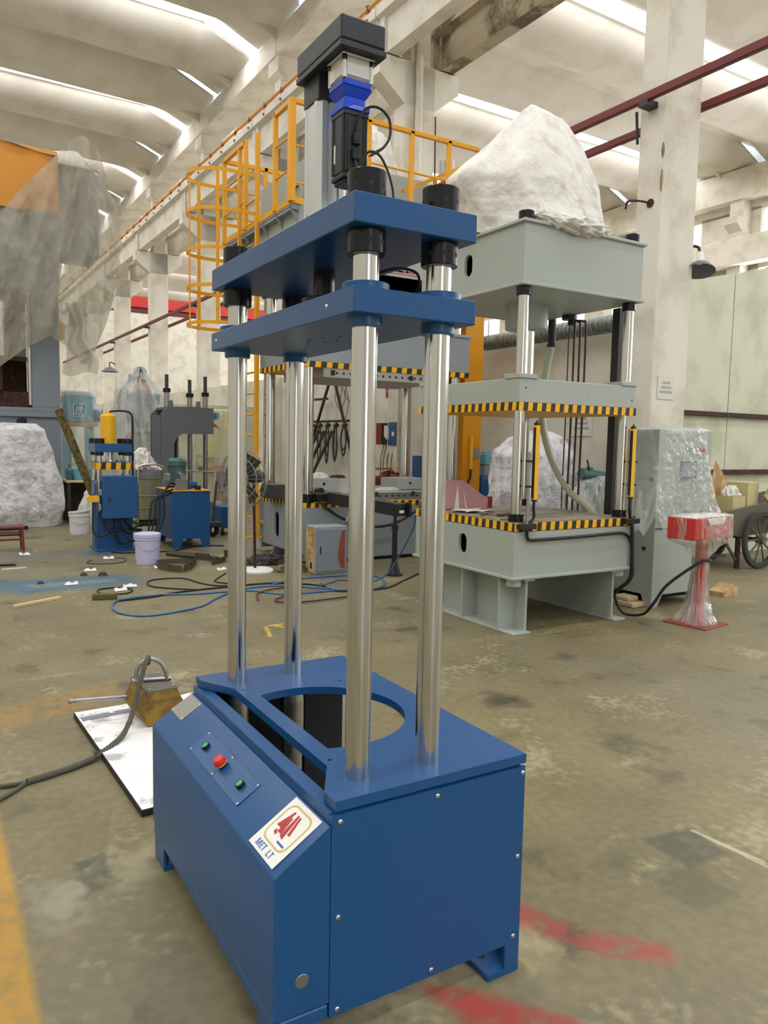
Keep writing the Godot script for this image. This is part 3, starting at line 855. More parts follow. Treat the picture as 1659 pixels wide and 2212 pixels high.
	for z in [0.178, -0.163]:
		var c: Vector3 = at.call(0.101, z, 0.0018)
		var ring := obj("push_button", B.new().lathe(c, nn, [[0.0150, 0.0], [0.0150, 0.011], [0.0140, 0.0125], [0.0118, 0.0125], [0.0118, 0.010]], 28), "black_paint", p)
		obj("button_cap", B.new().lathe(c, nn, [[0.0118, 0.006], [0.0116, 0.0122], [0.0105, 0.0128], [0.0, 0.0131]], 28, true), "green_button", ring)
	var e: Vector3 = at.call(0.101, 0.006, 0.0018)
	var es := obj("emergency_stop", B.new().lathe(e, nn, [[0.0145, 0.0], [0.0145, 0.008], [0.012, 0.009]], 28), "black_paint", p)
	obj("stop_ring", B.new().lathe(e, nn, [[0.012, 0.006], [0.0205, 0.008], [0.0212, 0.0095], [0.0212, 0.0125], [0.020, 0.014]], 32), "yellow_ring", es)
	obj("stop_cap", B.new().lathe(e, nn, [[0.018, 0.0125], [0.0212, 0.0135], [0.0212, 0.016], [0.0192, 0.031], [0.0175, 0.034], [0.013, 0.0352], [0.0, 0.0355]], 32, true), "red_button", es)
	# the white sticker with its emblem
	var st := obj("sign_plate", plate.call(0.008, 0.182, -0.578, -0.410, 0.0025, 0.0006), "white_label", p)
	var U := V(0, 0, -1)           # reading direction
	var W := -d                    # up on the sign
	var sg := func(x: float, y: float) -> Vector3: return at.call(0.182 - y, -0.410 - x, 0.0026)   # from its lower left corner
	var rr := func(x0: float, y0: float, x1: float, y1: float, r: float) -> PackedVector2Array:
		var q := PackedVector2Array()
		for k in 4:
			var cx: float = x1 - r if k in [0, 3] else x0 + r
			var cy: float = y1 - r if k in [0, 1] else y0 + r
			for i in 7: q.append(Vector2(cx + r * cos(PI * 0.5 * (k + i / 6.0)), cy + r * sin(PI * 0.5 * (k + i / 6.0))))
		return q
	obj("gold_frame", B.new().prism(rr.call(0.016, 0.036, 0.152, 0.160, 0.03), sg.call(0, 0), U, W, 0.0008, [rr.call(0.0215, 0.0415, 0.1465, 0.1545, 0.026)]), "gold_print", st)
	var em := B.new()
	for q in [[0.036, 0.085, 0.060, 0.085, 0.062, 0.142, 0.054, 0.142], [0.060, 0.074, 0.082, 0.074, 0.070, 0.125, 0.064, 0.125], [0.084, 0.070, 0.104, 0.066, 0.084, 0.142, 0.076, 0.142], [0.050, 0.066, 0.064, 0.062, 0.066, 0.070, 0.050, 0.078], [0.088, 0.140, 0.096, 0.142, 0.118, 0.086, 0.106, 0.084]]:
		em.prism(poly(q), sg.call(0, 0), U, W, 0.0009)
	obj("emblem", em, "red_print", st)
	text("MET", 0.021, 0.0008, sg.call(0.055, 0.0185), U, W, "blue_print", "lettering", st)
	text("LT", 0.021, 0.0008, sg.call(0.115, 0.0185), U, W, "blue_print", "lettering", st)
	obj("fine_print", B.new().prism(rect(0.095, 0.052, 0.135, 0.058), sg.call(0, 0), U, W, 0.0006), "blue_print", st)
	# the four columns and all that rides on them
	for s in [[0.1213, -0.5], [-0.1213, -0.5], [0.1213, 0.5], [-0.1213, 0.5]]:
		var x: float = s[0]
		var z: float = s[1]
		obj("column", B.new().cyl(V(x, 0.70, z), V(x, 2.40, z), 0.0365, 48), "steel_column", p)
		for q in [[2.3286, 2.404], [2.187, 2.2507]]:
			var nb := B.new().lathe(V(x, q[0], z), Vector3.UP, [[0.0365, 0.0], [0.0515, 0.0], [0.0535, 0.002], [0.0535, q[1] - q[0] - 0.002], [0.0515, q[1] - q[0]], [0.040, q[1] - q[0]], [0.040, q[1] - q[0] - 0.004], [0.0, q[1] - q[0] - 0.004]], 48)
			var nut := obj("lock_nut", nb, "black_nut", p)
			for k in 8:
				var a := TAU * (k + 0.4) / 8.0
				var dr := V(cos(a), 0, sin(a))
				var cc := V(x, lerpf(q[0], q[1], 0.47), z)
				obj("spanner_hole", B.new().cyl(cc + dr * 0.05, cc + dr * 0.0537, 0.0068, 14), "interior_dark", nut)
		obj("guide_flange", B.new().lathe(V(x, 2.0888, z), Vector3.UP, [[0.066, 0.0], [0.066, 0.0195], [0.0645, 0.0215], [0.0365, 0.0215]], 40), "blue_paint", p)
		obj("guide_bush", B.new().lathe(V(x, 1.994, z), Vector3.UP, [[0.0365, 0.0], [0.0465, 0.0], [0.0485, 0.003], [0.0485, 0.028]], 40), "blue_paint", p)
	var mp := B.new().box(-0.1993, 2.0212, -0.5775, 0.1993, 2.0888, 0.5775, 0.0025)
	var slide := obj("moving_plate", mp, "blue_paint", p)
	for z in [-0.42, 0.52]: obj("rivet", B.new().lathe(V(0.1993, 2.054, z), V(1, 0, 0), [[0.007, 0.0], [0.006, 0.003], [0.0, 0.004]], 12, true), "screw", slide)
	for q in [[-0.03, -0.05], [0.03, -0.05], [-0.05, 0.0], [0.05, 0.0], [-0.03, 0.05], [0.03, 0.05], [0.0, -0.12], [0.0, 0.12]]:
		obj("bolt_hole", B.new().cyl(V(q[0], 2.0205, q[1]), V(q[0], 2.0213, q[1]), 0.006, 12), "interior_dark", slide)
	obj("top_plate", B.new().box(-0.1983, 2.2507, -0.5737, 0.1983, 2.3286, 0.5737, 0.0025), "blue_paint", p)
	obj("thrust_rod", B.new().cyl(V(0, 2.15, 0), V(0, 2.2507, 0), 0.036, 28), "black_nut", p)
	obj("rod_coupling", B.new().lathe(V(0, 2.0888, 0), Vector3.UP, [[0.072, 0.0], [0.072, 0.050], [0.0745, 0.051], [0.0745, 0.066], [0.073, 0.068], [0.036, 0.068]], 40), "black_nut", p)
	# electric cylinder, head box, gearbox, motor
	var ab := B.new()
	var prof := poly([-0.055, -0.04, -0.04, -0.055, -0.022, -0.055, -0.022, -0.048, -0.012, -0.048, -0.012, -0.055, 0.012, -0.055, 0.012, -0.048, 0.022, -0.048, 0.022, -0.055, 0.04, -0.055, 0.055, -0.04, 0.055, -0.022, 0.052, -0.020, 0.052, 0.040, 0.055, 0.042, 0.055, 0.045, 0.045, 0.055, -0.045, 0.055, -0.055, 0.045])
	ab.prism(sw.call(prof), V(0, 2.3286, 0), V(0, 0, 1), V(1, 0, 0), 0.442)
	var cyl := obj("electric_cylinder", ab, "aluminium", p)
	text("SERVO", 0.012, 0.0006, V(0.0525, 2.405, 0.030), V(0, 1, 0), V(0, 0, 1), "grey_print", "lettering", cyl)
	obj("cylinder_collar", B.new().box(-0.056, 2.77, -0.056, 0.056, 2.851, 0.056, 0.003), "black_head", p)
	var hb := obj("gear_head", B.new().box(-0.0775, 2.8695, -0.25, 0.0775, 2.942, 0.066, 0.006), "black_head", p)
	obj("head_flange", B.new().box(-0.079, 2.850, -0.2515, 0.079, 2.8683, 0.0675, 0.0015), "black_head", p)
	var g := B.new()
	g.box(-0.05, 2.778, -0.217, 0.05, 2.851, -0.117, 0.012).box(-0.056, 2.843, -0.223, 0.056, 2.851, -0.111, 0.004)
	for q in [[-1, -1], [1, -1], [1, 1], [-1, 1]]: g.cyl(V(q[0] * 0.046, 2.778, -0.167 + q[1] * 0.046), V(q[0] * 0.046, 2.83, -0.167 + q[1] * 0.046), 0.0075, 12)
	var gb := obj("gearbox", g, "gear_silver", p)
	obj("rating_label", B.new().box(0.0502, 2.786, -0.158, 0.0506, 2.822, -0.122), "white_label", gb)
	for q in [[1, -1], [-1, -1], [1, 1]]: obj("bolt_head", B.new().cyl(V(q[0] * 0.047, 2.828, -0.167 + q[1] * 0.047), V(q[0] * 0.047, 2.843, -0.167 + q[1] * 0.047), 0.0085, 14), "black_nut", gb)
	var bf := B.new().box(-0.051, 2.756, -0.218, 0.051, 2.780, -0.116, 0.006)
	var sq := func(h: float, y: float) -> Array: return [V(-h, y, -0.167 - h), V(h, y, -0.167 - h), V(h, y, -0.167 + h), V(-h, y, -0.167 + h)]
	var q0: Array = sq.call(0.050, 2.757)
	var q1: Array = sq.call(0.036, 2.734)
	for k in 4:
		var m := (k + 1) % 4
		var no: Vector3 = (q0[m] - q0[k]).cross(Vector3.UP)
		bf.quad(q0[k], q0[m], q1[m], q1[k], (no.normalized() * (1.0 if no.dot(q0[k] + q0[m] - V(0, 5.514, -0.334)) > 0 else -1.0) + V(0, -0.6, 0)).normalized())
	bf.box(-0.036, 2.706, -0.203, 0.036, 2.736, -0.131, 0.004).box(-0.0465, 2.692, -0.2135, 0.0465, 2.711, -0.1205, 0.003)
	var flg := obj("motor_flange", bf, "bright_blue", p)
	var fp := B.new()
	for k in 2: fp.box(-0.03, 2.6965 + k * 0.006, -0.2141, 0.028 - 0.012 * k, 2.6985 + k * 0.006, -0.2136)
	obj("fine_print", fp, "white_print", flg)
	var mb := B.new().box(-0.041, 2.505, -0.208, 0.041, 2.693, -0.126, 0.007).box(-0.044, 2.676, -0.211, 0.044, 2.692, -0.123, 0.003)
	mb.box(-0.0425, 2.49, -0.2095, 0.0425, 2.508, -0.1245, 0.004).box(-0.036, 2.478, -0.203, 0.036, 2.49, -0.131, 0.004)
	for q in [-0.036, -0.028, 0.028, 0.036]: mb.box(q - 0.002, 2.51, -0.2105, q + 0.002, 2.676, -0.207).box(0.0405, 2.51, -0.167 + q - 0.002, 0.0432, 2.676, -0.167 + q + 0.002)
	var mo := obj("servo_motor", mb, "black_paint", p)
	obj("rating_label", B.new().box(0.0411, 2.545, -0.151, 0.0416, 2.60, -0.137), "white_label", mo)
	var plug := B.new().box(-0.012, 2.59, -0.222, 0.014, 2.625, -0.207, 0.003).box(-0.010, 2.545, -0.222, 0.016, 2.58, -0.207, 0.003)
	for q in [[-0.005, 2.602], [0.008, 2.602], [-0.003, 2.572], [0.010, 2.572]]: plug.cyl(V(q[0], q[1], -0.2225), V(q[0], q[1], -0.2245), 0.003, 8)
	obj("cable_plug", plug, "black_rubber", mo)
	var lead := B.new()
	lead.tube([V(0.002, 2.625, -0.215), V(0.0, 2.66, -0.222), V(-0.02, 2.695, -0.235), V(-0.055, 2.70, -0.25), V(-0.085, 2.67, -0.262), V(-0.088, 2.62, -0.265), V(-0.07, 2.585, -0.262), V(-0.045, 2.565, -0.258), V(-0.028, 2.553, -0.256)], 0.0042, 10, 8)
	lead.cyl(V(-0.05, 2.568, -0.259), V(-0.02, 2.548, -0.255), 0.0058, 10, 0.002)
	obj("cable", lead, "black_rubber", p)
	var lead2 := B.new().tube([V(0.006, 2.545, -0.216), V(0.004, 2.50, -0.228), V(-0.002, 2.53, -0.24), V(-0.02, 2.562, -0.252), V(-0.05, 2.558, -0.262), V(-0.075, 2.52, -0.27), V(-0.095, 2.46, -0.275), V(-0.098, 2.40, -0.275), V(-0.09, 2.345, -0.27), V(-0.085, 2.327, -0.268)], 0.0038, 10, 8)
	obj("cable", lead2, "black_rubber", p)
	# a coil of cable lying on the moving plate: a thing of its own
	var cl := B.new()
	var rg := RandomNumberGenerator.new()
	rg.seed = 8
	for k in 5:
		var pts := []
		for i in 14:
			var a := TAU * i / 14.0
			var ra := 0.095 + rg.randf_range(-0.006, 0.006) - 0.004 * k
			pts.append(V(-0.035 + ra * cos(a) * 0.9, 2.0945 + 0.0065 * k + rg.randf_range(-0.002, 0.003), -0.33 + ra * sin(a) * 1.15))
		cl.tube(pts, 0.0042, 8, 4, true)
	cl.tube([V(-0.13, 2.12, -0.36), V(-0.12, 2.16, -0.40), V(-0.09, 2.185, -0.42), V(-0.03, 2.19, -0.40), V(0.03, 2.165, -0.36), V(0.05, 2.14, -0.30)], 0.0042, 8, 8)
	one("cable_coil", cl, "black_rubber", "coil of black cable lying on the lower blue plate of the front press", "cable")

# ---------------------------------------------------------------- grey presses
func nut_at(x: float, y0: float, y1: float, z: float, r: float) -> B:
	return B.new().lathe(V(x, y0, z), Vector3.UP, [[0.0, 0.0], [r - 0.004, 0.0], [r, 0.004], [r, y1 - y0 - 0.004], [r - 0.004, y1 - y0], [0.0, y1 - y0]], 28)

func make_grey_press() -> void:
	var p := thing("hydraulic_press", "light grey four-column press with yellow and black striped edges right of the blue press", "press", V(-3.925, 0, 3.475))
	var x0 := -4.65
	var x1 := -3.2
	var z0 := 2.7
	var z1 := 4.25
	var cx := [x1 - 0.075, x0 + 0.075]
	var cz := [z0 + 0.075, z1 - 0.075]
	# base: +x side with an oblong opening
	var bb := B.new().prism(rect(-z1, 0.52, -z0, 0.92), V(x1 - 0.03, 0, 0), V(0, 0, -1), V(0, 1, 0), 0.03, [slot(0.125, 0.19, -3.44, 0.735)])
	bb.box(x0, 0.52, z0, x1 - 0.03, 0.92, z0 + 0.03).box(x0, 0.52, z1 - 0.03, x1 - 0.03, 0.92, z1).box(x0, 0.52, z0 + 0.03, x0 + 0.03, 0.92, z1 - 0.03)
	bb.box(x0 - 0.025, 0.497, z0 - 0.025, x1 + 0.025, 0.523, z1 + 0.025, 0.004)
	obj("base", bb, "grey_paint", p)
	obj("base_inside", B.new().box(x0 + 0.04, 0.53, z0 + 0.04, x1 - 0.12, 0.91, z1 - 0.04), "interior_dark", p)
	for s in [[-3.40, -3.215, 1.0], [-4.50, -4.64, -1.0]]:
		var lb := B.new().box(s[0] - 0.012, 0.018, 2.74, s[0] + 0.012, 0.497, 4.2)
		for z in [2.9, 3.45, 4.1]: lb.box(minf(s[0], s[1]), 0.018, z - 0.009, maxf(s[0], s[1]), 0.497, z + 0.009)
		lb.box(s[0] - 0.06, 0.475, 2.7, s[0] + 0.06, 0.497, 4.2)
		lb.box(minf(s[0] - 0.02 * s[2], s[1]), 0.0, 2.69, maxf(s[0] - 0.02 * s[2], s[1]), 0.02, 4.24, 0.003)
		obj("leg", lb, "grey_paint", p)
	obj("table_edge_tape", hazard_ring(B.new(), x0 - 0.003, x1 + 0.003, z0 - 0.003, z1 + 0.003, 0.925, 0.998, 0.105), "hazard", p)
	obj("table_top", B.new().box(x0 + 0.004, 0.99, z0 + 0.004, x1 - 0.004, 1.004, z1 - 0.004).box(x0 + 0.25, 1.003, z0 + 0.5, x1 - 0.25, 1.012, z1 - 0.1), "table_dust", p)
	for x in cx:
		for z in cz:
			obj("column", B.new().cyl(V(x, 1.0, z), V(x, 3.05, z), 0.048, 32), "steel_column", p)
			obj("column_nut", nut_at(x, 1.004, 1.075, z, 0.07), "black_nut", p)
			obj("column_nut", nut_at(x, 2.955, 3.03, z, 0.064), "black_nut", p)
			obj("column_nut", nut_at(x, 3.57, 3.655, z, 0.066), "black_nut", p)
			obj("column_end", nut_at(x, 0.43, 0.497, z, 0.067), "grey_paint", p)
			var sx := 1.0 if x > -4.0 else -1.0
			var sz := 1.0 if z > 3.5 else -1.0
			obj("guide_pad", B.new().box(x - 0.13 * sx, 2.25, z - 0.13 * sz, x + 0.078 * sx, 2.29, z + 0.078 * sz, 0.004), "grey_paint", p)
	obj("slide", B.new().box(x0 + 0.005, 2.045, z0 + 0.008, x1 - 0.005, 2.252, z1 - 0.008, 0.006).cyl(V(-4.05, 2.13, z0 + 0.009), V(-4.05, 2.13, z0 + 0.006), 0.022, 16), "grey_paint", p)
	obj("slide_edge_tape", hazard_ring(B.new(), x0 - 0.003, x1 + 0.003, z0 - 0.003, z1 + 0.003, 1.975, 2.046, 0.105), "hazard", p)
	for q in [[-3.28, 2.17], [-4.6, 2.12]]: obj("screw_hole", B.new().cyl(V(q[0], q[1], z0 + 0.007), V(q[0], q[1], z0 + 0.004), 0.008, 10), "interior_dark", p)
	var cb := B.new().prism(rect(-z1, 3.055, -z0, 3.55), V(x1 - 0.03, 0, 0), V(0, 0, -1), V(0, 1, 0), 0.03, [slot(0.12, 0.2, -3.475, 3.32)])
	cb.box(x0, 3.055, z0, x1 - 0.03, 3.55, z0 + 0.03).box(x0, 3.055, z1 - 0.03, x1 - 0.03, 3.55, z1).box(x0, 3.055, z0 + 0.03, x0 + 0.03, 3.55, z1 - 0.03)
	cb.box(x0 - 0.02, 3.03, z0 - 0.02, x1 + 0.02, 3.056, z1 + 0.02, 0.004).box(x0 - 0.025, 3.545, z0 - 0.025, x1 + 0.025, 3.572, z1 + 0.025, 0.004)
	obj("crown", cb, "grey_paint", p)
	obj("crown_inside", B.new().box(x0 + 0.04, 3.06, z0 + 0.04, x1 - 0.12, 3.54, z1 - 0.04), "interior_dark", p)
	for x in [-3.44, -4.12]:
		obj("lifting_lug", B.new().prism(poly([x - 0.08, 3.57, x + 0.08, 3.57, x + 0.045, 3.66, x + 0.02, 3.68, x - 0.02, 3.68, x - 0.045, 3.66]), V(0, 0, 2.73), Vector3.RIGHT, Vector3.UP, 0.03, [circle(0.018, x, 3.635, 12)]), "grey_paint", p)
	obj("main_cylinder", B.new().cyl(V(-3.925, 2.80, 3.475), V(-3.925, 3.04, 3.475), 0.205, 40, -1.0, 0.008), "grey_paint", p)
	obj("piston_rod", B.new().cyl(V(-3.925, 2.24, 3.475), V(-3.925, 2.81, 3.475), 0.085, 32), "steel_column", p)
	# hoses and pipes down the far side
	obj("suction_hose", B.new().cyl(V(-4.70, 2.76, 3.94), V(-4.70, 3.04, 3.94), 0.042, 16).cyl(V(-4.70, 2.74, 3.94), V(-4.70, 2.77, 3.94), 0.05, 16), "black_rubber", p)
	obj("clear_hose", B.new().tube([V(-4.70, 2.76, 3.94), V(-4.70, 2.5, 4.01), V(-4.70, 2.15, 4.05), V(-4.70, 1.84, 4.01), V(-4.70, 1.49, 3.84), V(-4.70, 1.2, 3.58), V(-4.70, 1.05, 3.3), V(-4.72, 0.85, 3.12)], 0.04, 14, 8), "clear_hose", p)
	for z in [3.68, 3.60, 3.52, 3.44]:
		obj("brown_pipe", B.new().tube([V(-4.68, 2.98, 3.6), V(-4.70, 2.96, lerpf(z, 3.6, 0.3)), V(-4.70, 2.86, z), V(-4.70, 2.0, z), V(-4.70, 1.2, z + 0.01), V(-4.70, 0.6, z)], 0.011 if z < 3.65 else 0.007, 8, 5), "brown_pipe", p)
	obj("pipe_manifold", B.new().cyl(V(-4.66, 2.93, 3.6), V(-4.66, 3.0, 3.6), 0.045, 16).cyl(V(-4.62, 2.98, 3.6), V(-4.62, 3.03, 3.6), 0.08, 6), "black_paint", p)
	obj("cable_post", B.new().box(-4.78, 0.5, 2.99, -4.69, 3.03, 3.08, 0.004), "black_paint", p)
	# light curtains
	for s in [[-3.37, -3.31, 2.655], [-4.58, -4.63, 2.655]]:
		var x: float = s[0]
		var g := B.new().box(x - 0.022, 1.205, 2.63, x + 0.022, 1.85, 2.675, 0.003)
		var lc := obj("light_curtain", g, "yellow_paint", p)
		obj("end_cap", B.new().box(x - 0.02, 1.85, 2.632, x + 0.02, 1.872, 2.673, 0.004).cyl(V(x, 1.87, 2.653), V(x, 1.89, 2.653), 0.01, 10).box(x - 0.02, 1.19, 2.632, x + 0.02, 1.206, 2.673, 0.003).box(x + 0.022, 1.22, 2.636, x + 0.0235, 1.83, 2.668), "black_paint", lc)
		obj("post", B.new().cyl(V(s[1], 0.97, 2.665), V(s[1], 1.62, 2.665), 0.013, 12), "steel_dull", p)
		var br := B.new()
		for y in [1.31, 1.53]: obj("clamp", B.new().box(minf(x, s[1]) - 0.02, y, 2.645, maxf(x, s[1]) + 0.02, y + 0.018, 2.688), "black_paint", p)
		br.box(s[1] - 0.10, 0.945, 2.645, s[1] + 0.09, 0.995, 2.70, 0.004).cyl(V(s[1] - 0.02, 0.99, 2.668), V(s[1] - 0.02, 1.02, 2.668), 0.02, 10)
		obj("bracket", br, "black_paint", p)
		obj("flex_lead", B.new().tube([V(x, 1.2, 2.653), V(x, 1.12, 2.655), V(x - 0.01, 1.05, 2.66), V(lerpf(x, s[1], 0.7), 0.99, 2.665)], 0.013, 10), "black_rubber", p)
	obj("front_cable", B.new().tube([V(-3.31, 0.95, 2.665), V(-3.32, 0.88, 2.668), V(-3.36, 0.85, 2.672), V(-3.5, 0.845, 2.675), V(-4.0, 0.85, 2.675), V(-4.4, 0.86, 2.675), V(-4.55, 0.85, 2.672), V(-4.63, 0.78, 2.668), V(-4.66, 0.62, 2.66), V(-4.67, 0.45, 2.66), V(-4.66, 0.38, 2.70)], 0.015, 10, 8), "black_rubber", p)
	obj("drop_cable", B.new().tube([V(-4.62, 1.0, 2.66), V(-4.635, 0.86, 2.655), V(-4.65, 0.6, 2.655), V(-4.66, 0.4, 2.68), V(-4.6, 0.25, 2.8), V(-4.62, 0.03, 2.95)], 0.019, 10, 8), "black_rubber", p)

func make_tarp_on_press() -> void:
	var b := B.new().shroud(V(-3.86, 0, 3.45), [[3.575, 0.70, 0.90, 0.66], [3.74, 0.74, 0.87, 0.64], [4.06, 0.88, 0.83, 0.60], [4.46, 0.42, 0.67, 0.44], [4.74, 0.14, 0.46, 0.24], [4.88, 0.015, 0.06, 0.04], [4.90, 0.0, 0.0, 0.0]], 1.2, 0.025, 5, 1.75, 110, 7, 0.03, 5.0, true)
	var ns := FastNoiseLite.new()
	ns.seed = 3
	ns.frequency = 5.0
	b.grid(40, 22, func(u: float, v: float) -> Vector3:
		var th := TAU * u
		var ph := PI * v
		var w := 1.0 + 0.55 * ns.get_noise_3d(cos(th) * sin(ph), sin(th) * sin(ph), cos(ph) * 1.5)
		return V(-3.78 + 0.36 * cos(ph) * (1.0 + 0.2 * w), 3.63 + 0.085 * sin(ph) * sin(th) * w - 0.03 * sin(ph), 2.74 + 0.13 * sin(ph) * cos(th) * w), true)
	one("dust_cover", b, "tarp_white", "white cloth tied in a peak over the top of the light grey press", "cover")

func make_big_press() -> void:
	var p := thing("hydraulic_press", "large grey four-column press with a yellow ladder and railing, standing behind the chromed columns", "press", V(-4.5, 0, 7.7))
	var x0 := -5.87
	var x1 := -3.15
	var z0 := 6.95
	var z1 := 8.5
	var g := "mid_grey_paint"
	var bb := B.new().prism(rect(-z1, 0.14, -z0, 0.77), V(x1 - 0.03, 0, 0), V(0, 0, -1), V(0, 1, 0), 0.03, [slot(0.16, 0.38, -7.83, 0.46)])
	bb.box(x0, 0.05, z0, x1 - 0.03, 0.77, z0 + 0.03).box(x0, 0.05, z1 - 0.03, x1 - 0.03, 0.77, z1).box(x0, 0.05, z0 + 0.03, x0 + 0.03, 0.77, z1 - 0.03)
	obj("base", bb, g, p)
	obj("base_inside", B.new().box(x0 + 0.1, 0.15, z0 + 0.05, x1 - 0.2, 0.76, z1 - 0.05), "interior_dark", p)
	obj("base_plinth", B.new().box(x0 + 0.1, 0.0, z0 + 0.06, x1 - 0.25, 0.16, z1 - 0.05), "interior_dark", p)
	for z in [7.15, 7.6, 8.05]: obj("gusset", B.new().prism(poly([x1 - 0.26, 0.0, x1 + 0.0, 0.0, x1 - 0.10, 0.14, x1 - 0.26, 0.14]), V(0, 0, z), Vector3.RIGHT, Vector3.UP, 0.03), g, p)
	obj("table_edge_tape", hazard_ring(B.new(), x0 - 0.004, x1 + 0.004, z0 - 0.004, z1 + 0.004, 0.772, 0.842, 0.125), "hazard", p)
	obj("bolster", B.new().box(x0 + 0.5, 0.84, z0 + 0.05, x1 - 0.32, 0.965, z1 - 0.1, 0.004), "steel_dull", p)
	var tb := B.new()
	for k in 17: tb.cyl(V(-3.65 - k * 0.105, 0.905, z0 + 0.052), V(-3.65 - k * 0.105, 0.905, z0 + 0.045), 0.016, 10)
	for k in 3: tb.box(-3.72 - k * 0.63, 0.9, z0 + 0.044, -3.66 - k * 0.63, 0.966, z0 + 0.052)
	obj("bolster_hole", tb, "interior_dark", p)
	for x in [x1 - 0.106, x0 + 0.2]:
		for z in [z0 + 0.106, z1 - 0.12]:
			obj("column", B.new().cyl(V(x, 0.84, z), V(x, 4.0, z), 0.088, 32), "steel_column", p)
			obj("column_nut", nut_at(x, 0.842, 0.96, z, 0.13), "black_nut", p)
			obj("column_nut", nut_at(x, 3.74, 3.98, z, 0.12), "black_nut", p)
	obj("slide", B.new().box(x0, 2.73, z0, x1, 3.26, z1, 0.006).box(x0 - 0.02, 3.24, z0 - 0.02, x1 + 0.02, 3.285, z1 + 0.02, 0.004), g, p)
	obj("slide_edge_tape", hazard_ring(B.new(), x0 - 0.004, x1 + 0.004, z0 - 0.004, z1 + 0.004, 2.655, 2.731, 0.17), "hazard", p)
	obj("upper_bolster", B.new().box(x0 + 0.5, 2.53, z0 + 0.02, x1 - 0.3, 2.66, z1 - 0.2, 0.004), "steel_dull", p)
	var ub := B.new()
	for k in 17: ub.cyl(V(-3.65 - k * 0.105, 2.595, z0 + 0.022), V(-3.65 - k * 0.105, 2.595, z0 + 0.015), 0.017, 10)
	for k in 3: ub.box(-3.62 - k * 0.63, 2.56, z0 + 0.014, -3.56 - k * 0.63, 2.63, z0 + 0.022)
	obj("bolster_hole", ub, "interior_dark", p)
	var cr := obj("crown", B.new().box(x0, 3.98, z0, x1, 4.75, z1, 0.006).box(x0 - 0.02, 3.98, z0 - 0.02, x1 + 0.02, 4.01, z1 + 0.02), "grey_paint", p)
	text("ZLT", 0.15, 0.004, V(-4.62, 4.12, z0 - 0.002), V(-1, 0, 0), Vector3.UP, "grey_print", "lettering", cr)
	obj("red_underline", B.new().box(-4.93, 4.055, z0 - 0.004, -4.3, 4.075, z0).box(-4.93, 4.02, z0 - 0.004, -4.3, 4.03, z0), "red_print", cr)
	# platform with brackets, railing and caged ladder, all on the press
	obj("platform", B.new().box(x0 - 0.3, 4.75, 7.17, -3.05, 4.80, 9.85, 0.003), g, p)
	for z in [7.2, 7.68, 8.2, 8.9, 9.5]: obj("platform_bracket", B.new().prism(poly([-3.06, 4.75, -3.06, 4.70, -3.2, 4.48, -3.2, 4.75]), V(0, 0, z), Vector3.RIGHT, Vector3.UP, 0.02), g, p)
	obj("side_channel", B.new().box(-3.2, 4.48, 7.17, -3.16, 4.75, 9.85).box(-3.16, 4.71, 7.17, -3.06, 4.75, 9.85), g, p)
	var kp := B.new().box(-3.056, 4.78, 7.15, -3.044, 4.86, 9.9).box(-6.1, 4.78, 7.144, -3.05, 4.86, 7.156)
	obj("kick_plate", kp, "rail_yellow", p)
	for z in [7.17, 7.72, 8.85, 9.8]: obj("rail_post", B.new().box(-3.08, 4.8, z - 0.03, -3.02, 6.1, z + 0.03, 0.004) if z > 7.2 else B.new().box(-3.09, 4.8, z - 0.04, -3.01, 6.1, z + 0.06, 0.004), "rail_yellow", p)
	for x in [-4.2, -4.9, -5.55]: obj("rail_post", B.new().box(x - 0.03, 4.8, 7.14, x + 0.03, 6.08, 7.2, 0.004), "rail_yellow", p)
	for x in [-3.75, -4.5]: obj("rail_post", B.new().box(x - 0.03, 4.8, 9.77, x + 0.03, 6.1, 9.83, 0.004), "rail_yellow", p)
	for s in [[7.17, 7.72], [8.85, 9.8]]:
		obj("top_rail", B.new().box(-3.08, 6.04, s[0], -3.02, 6.10, s[1]), "rail_yellow", p)
		for y in [5.22, 5.64]: obj("mid_rail", B.new().cyl(V(-3.05, y, s[0]), V(-3.05, y, s[1]), 0.014, 8), "rail_yellow", p)
	obj("top_rail", B.new().box(-6.1, 6.04, 7.14, -3.05, 6.10, 7.2, 0.004), "rail_yellow", p)
	for y in [5.05, 5.52]: obj("mid_rail", B.new().cyl(V(-6.1, y, 7.17), V(-3.05, y, 7.17), 0.016, 8), "rail_yellow", p)
	obj("top_rail", B.new().box(-4.5, 6.04, 9.77, -3.05, 6.10, 9.83), "rail_yellow", p)
	for y in [5.22, 5.64]: obj("mid_rail", B.new().cyl(V(-4.5, y, 9.8), V(-3.05, y, 9.8), 0.014, 8), "rail_yellow", p)
	obj("inner_rail", B.new().bar(V(-4.85, 5.28, 7.3), V(-5.95, 5.85, 7.3), 0.05, 0.05).box(-5.43, 4.8, 7.28, -5.38, 5.55, 7.32), "rail_yellow", p)
	for z in [8.38, 9.1]:
		obj("ladder_stile", B.new().box(-3.08, 0.23, z - 0.03, -3.02, 6.05, z + 0.03, 0.004), "rail_yellow", p)
	obj("stile_foot", B.new().box(-3.14, 0.2, 8.35, -2.9, 0.23, 8.42), "rail_yellow", p)
	obj("stile_clip", B.new().box(-3.14, 0.42, 8.37, -3.02, 0.45, 8.4).cyl(V(-3.15, 0.435, 8.385), V(-3.13, 0.435, 8.385), 0.04, 10), "rail_yellow", p)
	for k in 16: obj("ladder_rung", B.new().cyl(V(-3.05, 0.5 + k * 0.31, 8.38), V(-3.05, 0.5 + k * 0.31, 9.1), 0.014, 8), "rail_yellow", p)
